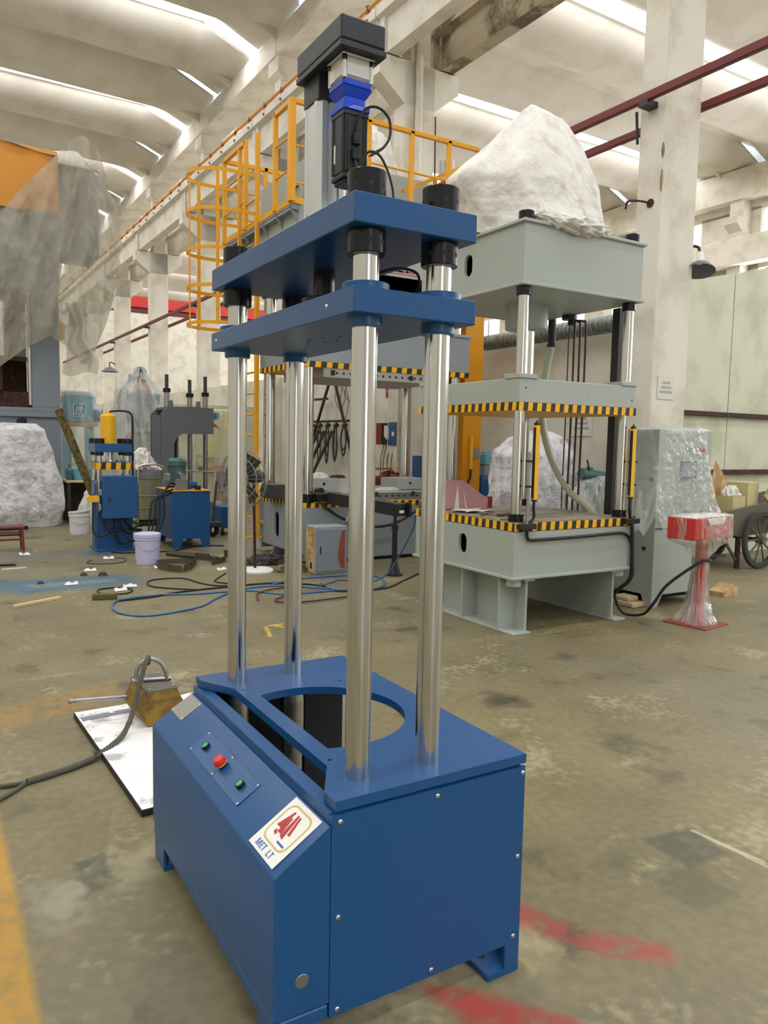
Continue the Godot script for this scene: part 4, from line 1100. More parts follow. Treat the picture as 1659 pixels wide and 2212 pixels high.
	var loop := [V(-3.05, 0, 8.36), V(-2.79, 0, 8.33), V(-2.5, 0, 8.34), V(-2.29, 0, 8.44), V(-2.17, 0, 8.63), V(-2.15, 0, 8.8), V(-2.21, 0, 8.98), V(-2.4, 0, 9.11), V(-2.66, 0, 9.15), V(-3.05, 0, 9.12)]
	for y in [5.44, 4.91, 4.37, 3.85, 3.33]:
		var hb := B.new()
		hb.grid(40, 1, func(u: float, v: float) -> Vector3:
			var x := u * (loop.size() - 1)
			var i := mini(int(x), loop.size() - 2)
			var q: Vector3 = loop[i].cubic_interpolate(loop[i + 1], loop[maxi(i - 1, 0)], loop[mini(i + 2, loop.size() - 1)], x - i)
			return q + V(0, y + 0.05 * v - 0.025, 0))
		hb.grid(40, 1, func(u: float, v: float) -> Vector3:
			var x := u * (loop.size() - 1)
			var i := mini(int(x), loop.size() - 2)
			var q: Vector3 = loop[i].cubic_interpolate(loop[i + 1], loop[maxi(i - 1, 0)], loop[mini(i + 2, loop.size() - 1)], x - i)
			var c := V(-2.65, 0, 8.74)
			return c + (q - c) * 1.012 + V(0, y + 0.05 * v - 0.025, 0))
		obj("cage_hoop", hb, "rail_yellow", p)
	for q in [[-2.16, 8.72, 0.008, 0.05], [-2.42, 9.12, 0.05, 0.008], [-2.45, 8.35, 0.05, 0.008]]:
		obj("cage_bar", B.new().box(q[0] - q[2] * 0.5, 3.30, q[1] - q[3] * 0.5, q[0] + q[2] * 0.5, 5.46, q[1] + q[3] * 0.5), "rail_yellow", p)
	obj("oil_tank", B.new().box(-5.5, 4.8, 7.6, -3.5, 5.62, 9.4, 0.02).lathe(V(-3.5, 5.12, 7.95), V(1, 0, 0), [[0.2, 0.0], [0.2, 0.03], [0.17, 0.035], [0.17, 0.015]], 24), "grey_paint", p)
	obj("silencer", B.new().cyl(V(-5.75, 5.70, 7.5), V(-5.75, 5.93, 7.5), 0.11, 20).cyl(V(-5.75, 5.55, 7.5), V(-5.75, 5.7, 7.5), 0.09, 20), "steel_dull", p)
	obj("silencer_base", B.new().cyl(V(-5.75, 4.8, 7.5), V(-5.75, 5.6, 7.5), 0.13, 20), "crane_red", p)
	var tc := B.new().shroud(V(-4.75, 0, 8.2), [[4.82, 0.35, 0.95, 0.6], [5.2, 0.32, 0.72, 0.55], [5.6, 0.3, 0.5, 0.5], [6.1, 0.28, 0.3, 0.4], [6.42, 0.2, 0.15, 0.2], [6.45, 0.0, 0.0, 0.0]], 2.0, 0.12, 9, 2.2, 60, 5)
	one("dust_cover", tc, "tarp_white", "grimy white cloth over the machinery behind the yellow railing on the large press", "cover")
	# things lying on its table
	for s in [[-3.55, -3.97, 0.97, 1.14, 7.45, "pale grey steel box with a round hole, left of two on the press table", 0.0], [-4.93, -5.5, 0.97, 1.13, 7.4, "pale grey steel box with a round hole, right of two on the press table", 0.0]]:
		var t := thing("steel_box", s[5], "box", V((s[0] + s[1]) * 0.5, s[2], s[4] + 0.25), "steel boxes on the press table")
		obj("body", B.new().prism(rect(s[1], s[2], s[0], s[3]), V(0, 0, s[4]), Vector3.RIGHT, Vector3.UP, 0.5, [circle(0.024, lerpf(s[0], s[1], 0.4), s[2] + 0.09, 16)]), "grey_paint", t)
		obj("hole", B.new().cyl(V(lerpf(s[0], s[1], 0.4), s[2] + 0.09, s[4] + 0.1), V(lerpf(s[0], s[1], 0.4), s[2] + 0.09, s[4] + 0.02), 0.027, 14), "interior_dark", t)
	one("die_block", B.new().box(-3.20, 0.844, 7.55, -2.98, 1.05, 8.0, 0.006), "dark_steel", "dark steel block on the near corner of the large press table", "block")
	var fl := B.new()
	fl.cyl(V(-3.45, 0.99, 7.0), V(-3.45, 0.99, 7.12), 0.05, 14).box(-3.56, 0.845, 6.98, -3.38, 0.97, 7.14, 0.02).cyl(V(-3.36, 0.94, 7.02), V(-3.56, 0.94, 7.02), 0.04, 12)
	one("valve_block", fl, "black_paint", "black hydraulic valve block at the foot of the near column of the large press", "valve")
	var rag := B.new().shroud(V(-3.72, 1.138, 7.62), [[0.0, 0.16, 0.14, 0.1], [0.05, 0.12, 0.12, 0.08], [0.08, 0.05, 0.04, 0.03], [0.085, 0, 0, 0]], 3.0, 0.03, 12, 2.0, 30, 3)
	one("rag", rag, "grease_white", "crumpled dirty white rag on the left grey box of the large press table", "rag")
	var gl := B.new().shroud(V(-4.02, 1.138, 7.6), [[0.0, 0.14, 0.12, 0.07], [0.035, 0.1, 0.1, 0.05], [0.05, 0.0, 0.0, 0.0]], 3.0, 0.03, 15, 2.0, 30, 3)
	one("glove", gl, "dark_scrap", "dark grimy glove lying beside the rag on the left grey box", "glove")
	var rg2 := B.new().shroud(V(-4.72, 0.966, 7.35), [[0.0, 0.2, 0.2, 0.1], [0.03, 0.14, 0.14, 0.08], [0.045, 0, 0, 0]], 4.0, 0.03, 17, 2.0, 30, 3)
	one("rag", rg2, "scrap_white", "flattened white rag on the steel table of the large press, between the grey boxes", "rag")
	# hoses hanging along its front
	one("hydraulic_hose", B.new().tube([V(-3.4, 0.86, 6.93), V(-3.5, 0.75, 6.88), V(-3.75, 0.6, 6.82), V(-4.1, 0.5, 6.8), V(-4.5, 0.52, 6.82), V(-4.85, 0.66, 6.85), V(-5.1, 0.8, 6.9)], 0.02, 10), "black_rubber", "black hose sagging across the front of the large grey press", "hose")
	one("braided_hose", B.new().tube([V(-3.5, 0.98, 6.95), V(-3.62, 0.99, 6.80), V(-3.68, 0.92, 6.68), V(-3.63, 0.75, 6.5), V(-3.5, 0.625, 6.35)], 0.02, 10), "tank_green", "thin olive hose arching down to the grey metal cabinet on the floor", "hose")
	# orange press frame behind
	var of := thing("orange_frame", "tall orange steel upright between the two grey presses", "frame", V(-6.1, 0, 7.3))
	obj("upright", B.new().box(-6.33, 0, 7.2, -5.98, 4.0, 7.35, 0.005), "orange_paint", of)
	obj("web", B.new().box(-5.99, 0, 7.36, -5.92, 3.9, 7.9, 0.004), "orange_machine", of)
	obj("light_curtain", B.new().box(-6.13, 1.28, 7.13, -6.09, 1.77, 7.18, 0.003).box(-6.125, 1.77, 7.135, -6.095, 1.8, 7.175), "yellow_paint", of)
	obj("dial", B.new().cyl(V(-6.22, 1.53, 7.195), V(-6.22, 1.53, 7.18), 0.09, 20), "steel_dull", of)
	obj("drop_lead", B.new().tube([V(-6.11, 1.28, 7.15), V(-6.1, 1.15, 7.15), V(-6.06, 1.0, 7.17), V(-6.05, 0.6, 7.18)], 0.016, 8), "black_rubber", of)

func make_on_grey_table() -> void:
	var rp := thing("red_cover", "red sheet-metal cover in cloudy film standing on the grey press table, behind the chromed columns", "cover", V(-3.65, 1.012, 3.95))
	obj("panel", B.new().prism(poly([-3.945, 1.013, -3.3, 1.013, -3.3, 1.30, -3.56, 1.30, -3.84, 1.13, -3.945, 1.13]), V(0, 0, 3.93), Vector3.RIGHT, Vector3.UP, 0.14), "red_panel", rp)
	obj("film", B.new().prism(poly([-3.87, 1.012, -3.3, 1.012, -3.3, 1.303, -3.558, 1.303, -3.83, 1.135, -3.88, 1.12]), V(0, 0, 3.922), Vector3.RIGHT, Vector3.UP, 0.006), "pink_film", rp)
	var fold := B.new().prism(poly([-3.50, 1.013, -3.44, 1.013, -3.475, 1.27]), V(0, 0, 3.912), Vector3.RIGHT, Vector3.UP, 0.008).prism(poly([-3.60, 1.013, -3.58, 1.013, -3.55, 1.22]), V(0, 0, 3.914), Vector3.RIGHT, Vector3.UP, 0.006)
	obj("film_fold", fold, "scrap_white", rp)
	one("paper_sheet", B.new().grid(8, 8, func(u: float, v: float) -> Vector3: return V(-3.3 - 0.34 * u - 0.06 * sin(v * 9.0), 1.014 + 0.012 * absf(sin(u * 5.0 + v * 3.0)), 3.55 + 0.28 * v)), "scrap_white", "loose white paper lying on the grey press table in front of the red cover", "paper")
	one("steel_bar", B.new().bar(V(-3.42, 1.016, 3.18), V(-3.72, 1.016, 3.32), 0.05, 0.022, Vector3.UP, 0.003), "dark_steel", "short dark steel bar lying on the grey press table near the front column", "bar")
	one("steel_rod", B.new().cyl(V(-3.30, 1.012, 3.3), V(-3.62, 1.012, 3.5), 0.006, 8), "dark_steel", "thin dark rod on the grey press table left of the steel bar", "rod")
	one("hook_tool", B.new().tube([V(-3.22, 1.012, 2.92), V(-3.28, 1.013, 2.86), V(-3.33, 1.02, 2.84)], 0.005, 6), "dark_steel", "small bent wire tool by the near column foot of the grey press", "tool")

# ---------------------------------------------------------------- right-hand side
func make_right_side() -> void:
	var c := thing("control_cabinet", "tall pale grey control cabinet with a small screen, right of the grey press", "cabinet", V(-5.7, 0, 3.2))
	obj("body", B.new().box(-6.14, 0.13, 2.93, -5.29, 1.87, 3.6, 0.006), "grey_paint", c)
	for s in [[-5.29, 2.93, -1.0, 1.0], [-6.14, 2.93, 1.0, 1.0], [-5.29, 3.6, -1.0, -1.0], [-6.14, 3.6, 1.0, -1.0]]:
		var x: float = s[0]
		var z: float = s[1]
		var b := B.new()
		var lo := [V(x + 0.02 * s[2], 0, z + 0.02 * s[3]), V(x + 0.12 * s[2], 0, z + 0.02 * s[3]), V(x + 0.12 * s[2], 0, z + 0.10 * s[3]), V(x + 0.02 * s[2], 0, z + 0.10 * s[3])]
		var hi := [V(x, 0.135, z), V(x + 0.17 * s[2], 0.135, z), V(x + 0.17 * s[2], 0.135, z + 0.14 * s[3]), V(x, 0.135, z + 0.14 * s[3])]
		for k in 4:
			var n: Vector3 = (lo[k] + lo[(k + 1) % 4] - lo[(k + 2) % 4] - lo[(k + 3) % 4]).normalized()
			b.quad(lo[k], lo[(k + 1) % 4], hi[(k + 1) % 4], hi[k], n)
		obj("foot", b, "grey_paint", c)
	obj("door_seam", B.new().box(-6.13, 0.83, 2.926, -5.30, 0.84, 2.932), "interior_dark", c)
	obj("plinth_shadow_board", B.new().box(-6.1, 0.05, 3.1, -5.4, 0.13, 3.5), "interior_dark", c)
	var sc := obj("screen", B.new().box(-5.89, 1.34, 2.915, -5.63, 1.54, 2.932, 0.004), "dark_grey_paint", c)
	obj("display", B.new().box(-5.87, 1.38, 2.911, -5.65, 1.52, 2.916), "mid_grey_paint", sc)
	for k in 6: obj("indicator", B.new().lathe(V(-5.72 - 0.055 * k, 1.66, 2.93), V(0, 0, -1), [[0.018, 0.0], [0.018, 0.012], [0.0, 0.016]], 12), "red_button" if k in [4, 5] else ("green_button" if k == 1 else "screw"), c)
	obj("cable_gland", B.new().cyl(V(-5.289, 0.62, 3.05), V(-5.27, 0.62, 3.05), 0.02, 10).cyl(V(-5.289, 1.35, 3.0), V(-5.275, 1.35, 3.0), 0.02, 10), "black_paint", c)
	var film := B.new()
	var ns := FastNoiseLite.new()
	ns.seed = 21
	ns.frequency = 1.6
	film.grid(110, 34, func(u: float, v: float) -> Vector3:
		var th := TAU * u
		var cs := cos(th)
		var sn := sin(th)
		var k := pow(pow(absf(cs), 7.0) + pow(absf(sn), 7.0), -1.0 / 7.0)
		var t := maxf(v - 0.12, 0.0) / 0.88
		var top := minf(v / 0.12, 1.0)
		var hem := 0.98 + 0.22 * ns.get_noise_2d(cs * 2.0, sn * 2.0 + 9.0) - 0.3 * maxf(0.0, cs * cs * cs) - 0.32 * maxf(0.0, -cs * cs * cs)
		var y := lerpf(1.885, hem, t)
		var fl := 0.05 * t + 0.34 * t * t * pow(absf(cs), 3.0) + 0.07 * t * ns.get_noise_3d(cs * 3.0, t * 1.2, sn * 3.0) + 0.03 * t * ns.get_noise_3d(cs * 9.0, t * 3.0, sn * 9.0)
		return V(-5.715 + cs * k * (0.432 * top + fl), y, 3.265 + sn * k * (0.342 * top + fl * 0.6)), true)
	one("film_cover", film, "clear_film", "crumpled clear plastic film hung over the tall grey control cabinet", "film")
	var pd := thing("control_pedestal", "red control pedestal on a square foot plate in front of the grey cabinet", "pedestal", V(-5.15, 0, 2.28))
	pd.rotation.y = deg_to_rad(8.0)
	obj("foot_plate", B.new().box(-5.37, 0, 2.06, -4.93, 0.012, 2.50, 0.003), "rust_red", pd)
	obj("post", B.new().box(-5.20, 0.01, 2.23, -5.12, 0.86, 2.31, 0.006), "crane_red", pd)
	obj("control_box", B.new().prism(poly([2.15, 0.83, 2.43, 0.83, 2.43, 1.05, 2.15, 1.02]), V(-5.53, 0, 0), V(0, 0, 1), V(0, 1, 0), 0.73), "crane_red", pd)
	var pb := pd.get_child(2) as MeshInstance3D
	pb.mesh = mesh_of(B.new().obox(Transform3D(Basis(), V(-5.16, 0.935, 2.29)), V(0.70, 0.2, 0.28), 0.006), V(-5.15, 0, 2.28))
	obj("top_panel", B.new().box(-5.49, 1.035, 2.17, -4.83, 1.043, 2.41, 0.003), "white_label", pd)
	obj("front_tongue", B.new().prism(poly([-5.36, 1.03, -5.0, 1.03, -5.06, 0.97, -5.30, 0.97]), V(0, 0, 2.140), Vector3.RIGHT, Vector3.UP, 0.008), "white_label", pd)
	var wrap := B.new().shroud(V(-5.16, 0, 2.28), [[0.014, 0.17, 0.17, 0.17], [0.10, 0.13, 0.13, 0.13], [0.22, 0.075, 0.08, 0.07], [0.45, 0.06, 0.06, 0.055], [0.62, 0.055, 0.055, 0.055], [0.72, 0.13, 0.13, 0.10], [0.82, 0.35, 0.36, 0.155], [1.05, 0.36, 0.36, 0.155], [1.06, 0.2, 0.2, 0.1], [1.06, 0.0, 0.0, 0.0]], 4.0, 0.035, 31, 3.5, 60, 5)
	one("film_wrap", wrap, "clear_film", "stretch film wound tightly round the red control pedestal", "film")
	one("pedestal_cable", B.new().tube([V(-5.26, 0.66, 2.34), V(-5.19, 0.62, 2.19), V(-5.1, 0.62, 2.2), V(-4.99, 0.53, 2.28), V(-4.87, 0.36, 2.42), V(-4.80, 0.18, 2.5), V(-4.78, 0.06, 2.6), V(-4.72, 0.035, 2.75), V(-4.66, 0.1, 2.8), V(-4.6, 0.26, 2.82), V(-4.58, 0.42, 2.84)], 0.014, 10, 8), "black_rubber", "black cable looping from the red pedestal down to the grey press", "cable")
	one("wood_chock", B.new().box(-5.33, 0, 3.02, -5.12, 0.05, 3.35, 0.008).box(-5.3, 0.05, 3.1, -5.14, 0.10, 3.3, 0.01), "pale_wood", "yellowish wooden chock on the floor beside the grey cabinet's left foot", "chock")
	one("wood_chock", B.new().prism(poly([0.0, 0.0, 0.26, 0.0, 0.26, 0.09, 0.18, 0.13, 0.0, 0.05]), V(-6.55, 0, 3.15), V(-1, 0, 0), V(0, 1, 0), 0.18), "plywood", "broken brown wooden chock on the floor right of the red pedestal", "chock")
	# hand cart with spoked wheels, loaded with boards
	var k := thing("hand_cart", "old wooden hand cart with large spoked wheels at the right edge", "cart", V(-9.0, 0, 4.45))
	for z in [4.06, 4.86]:
		var w := obj("wheel", B.new().lathe(V(-8.9, 0.41, z - 0.03), V(0, 0, 1), [[0.34, 0.0], [0.40, 0.0], [0.41, 0.012], [0.41, 0.048], [0.40, 0.06], [0.34, 0.06], [0.33, 0.03], [0.34, 0.0]], 36), "dark_scrap", k)
		for i in 10:
			var a := TAU * i / 10.0
			obj("spoke", B.new().cyl(V(-8.9 + 0.05 * cos(a), 0.41 + 0.05 * sin(a), z), V(-8.9 + 0.34 * cos(a), 0.41 + 0.34 * sin(a), z), 0.013, 6), "cart_wood" if z < 4.5 else "worn_orange", w)
		obj("hub", B.new().cyl(V(-8.9, 0.41, z - 0.06), V(-8.9, 0.41, z + 0.06), 0.055, 14), "cart_wood", w)
	obj("axle", B.new().cyl(V(-8.9, 0.41, 4.1), V(-8.9, 0.41, 4.8), 0.025, 10), "dark_steel", k)
	obj("bed_side", B.new().prism(poly([-10.2, 1.05, -8.05, 0.80, -8.12, 0.56, -8.5, 0.46, -10.2, 0.52]), V(0, 0, 4.14), Vector3.RIGHT, Vector3.UP, 0.04), "cart_wood", k)
	obj("bed_side", B.new().prism(poly([-10.2, 1.05, -8.05, 0.80, -8.12, 0.56, -8.5, 0.46, -10.2, 0.52]), V(0, 0, 4.74), Vector3.RIGHT, Vector3.UP, 0.04), "cart_wood", k)
	obj("bed_floor", B.new().bar(V(-8.1, 0.56, 4.46), V(-10.2, 0.60, 4.46), 0.6, 0.04), "cart_wood", k)
	obj("bed_end", B.new().box(-8.12, 0.56, 4.16, -8.07, 0.80, 4.76), "cart_wood", k)
	for z in [4.2, 4.72]: obj("leg", B.new().box(-8.62, 0.0, z - 0.025, -8.56, 0.5, z + 0.025), "rust_brown", k)
	obj("brace", B.new().bar(V(-8.2, 0.5, 4.2), V(-8.56, 0.12, 4.2), 0.03, 0.03).bar(V(-8.05, 0.19, 4.4), V(-8.6, 0.15, 4.4), 0.025, 0.025), "cart_wood", k)
	one("yellow_box", B.new().obox(Transform3D(Basis(Vector3.UP, 0.25), V(-8.95, 0.98, 4.42)), V(0.42, 0.46, 0.3), 0.004), "card_yellow", "pale yellow cardboard box standing in the hand cart", "box")
	one("open_box", B.new().box(-8.70, 0.70, 4.2, -8.42, 1.02, 4.46), "card_yellow", "low yellowed carton at the left end of the hand cart", "box")
	one("plywood_sheet", B.new().prism(poly([-8.72, 0.7, -8.32, 0.7, -8.36, 1.25, -8.42, 1.50, -8.70, 1.22]), V(0, 0, 4.5), Vector3.RIGHT, Vector3.UP, 0.015), "plywood", "pointed plywood offcut standing up in the left end of the hand cart", "board")
	one("plywood_sheet", B.new().bar(V(-9.25, 0.92, 4.2), V(-9.6, 1.4, 4.2), 0.3, 0.016, Vector3.BACK), "plywood", "brown plywood board leaning at the right end of the hand cart", "board")
	one("white_rag", B.new().shroud(V(-8.56, 1.02, 4.34), [[0.0, 0.12, 0.14, 0.1], [0.08, 0.1, 0.12, 0.08], [0.14, 0.04, 0.07, 0.04], [0.15, 0, 0, 0]], 3.0, 0.05, 41, 2.0, 30, 3), "scrap_white", "crumpled white rag on the low carton in the hand cart", "rag")
	one("board_stack", B.new().box(-9.3, 0.75, 4.5, -8.9, 1.16, 4.54).box(-9.4, 0.85, 4.56, -9.0, 1.18, 4.6), "pale_wood", "pale wooden boards standing behind the yellow box in the hand cart", "board")
	one("floor_rod", B.new().cyl(V(-8.6, 0.01, 3.42), V(-8.95, 0.01, 3.5), 0.012, 6), "dark_steel", "short dark rod on the floor in front of the hand cart wheel", "rod")
	# covered machine behind the grey press
	one("covered_machine", B.new().shroud(V(-5.95, 0, 5.55), [[0.0, 0.66, 0.72, 0.5], [0.5, 0.66, 0.70, 0.5], [1.0, 0.62, 0.66, 0.46], [1.5, 0.54, 0.56, 0.40], [1.75, 0.30, 0.45, 0.30], [1.85, 0.10, 0.28, 0.14], [1.87, 0, 0, 0]], 2.0, 0.12, 51, 2.4, 90, 5, 0.04, 11.0), "tarp_plastic", "machine under a crumpled white cover against the wall behind the grey press", "cover")
	var gm := thing("drill_machine", "dark green machine head half covered in film behind the grey press, left of the cabinet", "machine", V(-6.6, 0, 4.9))
	obj("body", B.new().box(-6.75, 0, 4.7, -6.35, 1.1, 5.1, 0.02), "dark_scrap", gm)
	obj("head", B.new().cyl(V(-6.2, 1.32, 4.9), V(-6.75, 1.26, 4.9), 0.07, 14).cyl(V(-6.35, 1.1, 4.9), V(-6.35, 1.4, 4.9), 0.05, 12), "motor_green", gm)
	obj("lever", B.new().cyl(V(-6.3, 1.36, 4.85), V(-6.2, 1.5, 4.8), 0.012, 8), "dark_steel", gm)
	one("film_cover", B.new().shroud(V(-6.45, 0, 4.85), [[0.0, 0.5, 0.5, 0.4], [0.5, 0.5, 0.5, 0.4], [0.9, 0.42, 0.45, 0.34], [1.2, 0.24, 0.32, 0.22], [1.3, 0.0, 0.0, 0.0]], 3.0, 0.14, 53, 2.2, 70, 5), "milky_film", "milky plastic film over the green machine between the grey press and the cabinet", "film")
	one("blue_drum", B.new().lathe(V(-6.62, 0, 7.42), Vector3.UP, [[0.0, 0.0], [0.25, 0.0], [0.25, 0.4], [0.26, 0.41], [0.25, 0.42], [0.25, 1.12], [0.24, 1.16], [0.0, 1.16]], 28), "blue_paint", "dark blue drum against the wall right of the orange upright", "drum")
	one("blue_carton", B.new().obox(Transform3D(Basis(Vector3.UP, 0.2), V(-6.62, 1.43, 7.42)), V(0.2, 0.16, 0.16), 0.006).box(-6.7, 1.51, 7.38, -6.55, 1.55, 7.46), "light_blue", "small bright blue carton on top of the stack by the orange upright", "box")
	one("grey_can", B.new().box(-6.72, 1.16, 7.34, -6.54, 1.35, 7.5, 0.01), "mid_grey_paint", "pale grey can on the blue drum, below the blue carton", "can")

# ---------------------------------------------------------------- small things on the wall and floor in the middle
func make_middle() -> void:
	var gc := thing("metal_cabinet", "low grey metal cabinet with rust patches standing on the floor behind the chromed columns", "cabinet", V(-3.2, 0, 6.3))
	gc.rotation.y = deg_to_rad(-3.0)
	obj("body", B.new().box(-3.44, 0.0, 6.21, -2.99, 0.6, 6.5, 0.006), "mid_grey_paint", gc)
	obj("door", B.new().box(-3.42, 0.03, 6.195, -3.02, 0.57, 6.212, 0.004), "machine_grey", gc)
	obj("handle", B.new().box(-3.075, 0.25, 6.188, -3.055, 0.35, 6.2, 0.006), "rust_brown", gc)
	obj("rusty_side", B.new().box(-2.992, 0.01, 6.22, -2.986, 0.58, 6.49), "plywood", gc)
	obj("rust_patch", B.new().prism(poly([-3.40, 0.05, -3.34, 0.08, -3.30, 0.22, -3.33, 0.42, -3.36, 0.54, -3.40, 0.55]), V(0, 0, 6.1935), Vector3.RIGHT, Vector3.UP, 0.001), "rust_red", gc)
	var hb := B.new()
	for r in 3:
		for q in 2: hb.cyl(V(-2.987, 0.48 - r * 0.11, 6.29 + q * 0.08), V(-2.9845, 0.48 - r * 0.11, 6.29 + q * 0.08), 0.012, 8)
	hb.box(-2.9875, 0.06, 6.28, -2.984, 0.14, 6.34)
	obj("knockout", hb, "interior_dark", gc)
	var rs := thing("roller_stand", "black roller support stand on a flared foot, in front of the large grey press", "stand", V(-3.88, 0, 5.76))
	obj("foot", B.new().lathe(V(-3.88, 0, 5.76), Vector3.UP, [[0.0, 0.0], [0.11, 0.0], [0.11, 0.012], [0.085, 0.016], [0.04, 0.15], [0.033, 0.17]], 24), "black_paint", rs)
	obj("post", B.new().cyl(V(-3.88, 0.15, 5.76), V(-3.88, 0.6, 5.76), 0.034, 18).cyl(V(-3.88, 0.58, 5.76), V(-3.88, 0.64, 5.76), 0.047, 8).cyl(V(-3.88, 0.63, 5.76), V(-3.88, 0.80, 5.76), 0.022, 14), "black_paint", rs)
	obj("arm", B.new().bar(V(-3.95, 0.83, 5.72), V(-3.55, 0.91, 6.9), 0.16, 0.16, Vector3.UP, 0.006), "black_paint", rs)
	obj("end_plate", B.new().box(-4.09, 0.74, 5.70, -4.05, 0.92, 5.80, 0.004), "black_paint", rs)
	obj("rating_label", B.new().box(-3.93, 0.80, 5.632, -3.86, 0.835, 5.634), "white_label", rs)
	var f := thing("pedestal_fan", "dusty dark pedestal fan on a round pale foot behind the left chromed column", "fan", V(-2.42, 0, 6.72))
	obj("foot", B.new().lathe(V(-2.42, 0, 6.72), Vector3.UP, [[0.0, 0.0], [0.21, 0.0], [0.21, 0.02], [0.18, 0.04], [0.05, 0.055], [0.0, 0.06]], 32), "scrap_white", f)
	obj("pole", B.new().cyl(V(-2.38, 0.05, 6.70), V(-2.36, 1.12, 6.70), 0.018, 12), "rust_brown", f)
	obj("motor", B.new().lathe(V(-2.25, 1.2, 6.62), V(-1, 0.1, 0.4), [[0.0, 0.0], [0.05, 0.01], [0.08, 0.06], [0.08, 0.2], [0.05, 0.25], [0.0, 0.26]], 20, true), "fan_dark", f)
	var cg := B.new()
	var fx := V(1, -0.05, -0.55).normalized()
	var s := fx.cross(Vector3.UP).normalized()
	var u := s.cross(fx)
	var ctr := V(-2.17, 1.2, 6.58)
	for q in [[0.36, 0.0], [0.36, -0.03], [0.25, 0.04], [0.13, 0.06], [0.25, -0.07], [0.13, -0.1]]:
		var pts := []
		for i in 20: pts.append(ctr + fx * q[1] + (s * cos(TAU * i / 20) + u * sin(TAU * i / 20)) * q[0])
		cg.tube(pts, 0.006, 5, 2, true)
	for i in 24:
		var d := s * cos(TAU * i / 24) + u * sin(TAU * i / 24)
		cg.tube([ctr + fx * 0.07 + d * 0.03, ctr + fx * 0.05 + d * 0.2, ctr + d * 0.36], 0.003, 4, 3)
	obj("guard", cg, "wire_mesh", f)
	for i in 3:
		var a := TAU * i / 3.0
		var d := s * cos(a) + u * sin(a)
		var e := fx.cross(d)
		obj("blade", B.new().grid(6, 6, func(p: float, q: float) -> Vector3: return ctr - fx * 0.02 + d * (0.05 + 0.26 * p) + e * (q - 0.5) * (0.1 + 0.14 * p) + fx * (q - 0.5) * 0.07), "fan_dark", f)
	# things on the dividing wall (building measures)
	var rk := thing("sling_rack", "dark steel rack on the dividing wall with hanging slings, seen between the chromed columns", "rack", V(-6.95, 0, 13.6))
	obj("rail", B.new().box(-7.0, 2.10, 12.4, -6.95, 2.15, 14.9), "rust_brown", rk)
	obj("leg", B.new().bar(V(-6.98, 3.25, 13.4), V(-6.9, 0.0, 15.3), 0.05, 0.05).bar(V(-6.98, 3.25, 13.4), V(-6.9, 0.0, 11.6), 0.05, 0.05), "rust_brown", rk)
	obj("crossbar", B.new().box(-6.99, 2.62, 13.6, -6.94, 2.67, 14.4).box(-6.97, 1.85, 13.2, -6.92, 1.89, 14.8), "rust_brown", rk)
	var hooks := B.new()
	for i in 6: hooks.cyl(V(-6.94, 2.12, 12.6 + 0.4 * i), V(-6.86, 2.1, 12.6 + 0.4 * i), 0.02, 8)
	obj("hook", hooks, "dark_steel", rk)
	turned(rk)
	var rg := RandomNumberGenerator.new()
	rg.seed = 5
	for i in 6:
		var z := 12.6 + 0.4 * i
		var b := B.new()
		for j in 2:
			var l := rg.randf_range(0.5, 0.95)
			var w := rg.randf_range(0.06, 0.14)
			b.tube([V(-6.88, 2.1, z), V(-6.87, 1.95, z + w * 0.6), V(-6.86, 2.1 - l * 0.6, z + w), V(-6.86, 2.1 - l, z + w * 0.2), V(-6.87, 2.1 - l * 0.7, z - w * 0.6), V(-6.88, 2.02, z - 0.02)], 0.016, 6, 5)
		b.cyl(V(-6.88, 2.03, z - 0.05), V(-6.88, 2.03, z + 0.05), 0.05, 10)
		var o := one("wire_sling", b, "dark_steel", "steel wire sling on the wall rack, %s from the right" % ["first", "second", "third", "fourth", "fifth", "sixth"][i], "sling", "slings on the wall rack")
		o.transform = BT
	for q in [[13.9, 15.2, 0.06], [13.6, 14.6, 0.05], [13.2, 14.3, 0.05]]:
		var o := one("leaning_bar", B.new().bar(V(-6.9, 1.9, q[0]), V(-6.5, 0.0, q[1]), q[2], q[2]), "dark_steel", "dark steel bar leaning below the sling rack, %s of three" % {13.9: "leftmost", 13.6: "middle one", 13.2: "rightmost"}[q[0]], "bar", "bars leaning below the rack")
		o.transform = BT
	var wl := B.new()
	for q in [[13.2, 0.55, 0.25], [12.7, 0.4, 0.3], [12.2, 0.35, 0.22], [13.0, 0.8, 0.2]]:
		wl.tube([V(-7.08, 2.95, q[0]), V(-7.08, 2.95 - q[1] * 0.5, q[0] - q[2]), V(-7.08, 2.95 - q[1], q[0]), V(-7.08, 2.95 - q[1] * 0.5, q[0] + q[2]), V(-7.08, 2.98, q[0] + 0.06)], 0.008, 5, 8)
	var wo := one("loose_wire", wl, "brown_pipe", "thin brown wires hanging in loops on the wall above the sling rack", "wire")
	wo.transform = BT
	var eb := thing("switch_box", "open blue electrical box with a brown door on the dividing wall", "box", V(-7.0, 1.83, 11.0))
	obj("case", B.new().box(-7.11, 1.62, 10.55, -6.93, 2.06, 11.1), "interior_dark", eb)
	obj("blue_door", B.new().box(-6.94, 1.61, 10.53, -6.90, 2.07, 10.82), "blue_paint", eb)
	obj("brown_door", B.new().bar(V(-6.93, 1.84, 11.1), V(-6.72, 1.84, 11.38), 0.03, 0.44), "rust_red", eb)
	obj("breaker", B.new().box(-6.95, 1.77, 10.86, -6.90, 2.0, 10.98, 0.005).cyl(V(-6.9, 1.73, 10.82), V(-6.9, 1.97, 10.82), 0.05, 12), "white_bucket", eb)
	obj("label", B.new().box(-6.899, 1.8, 10.6, -6.897, 1.88, 10.68), "white_label", eb)
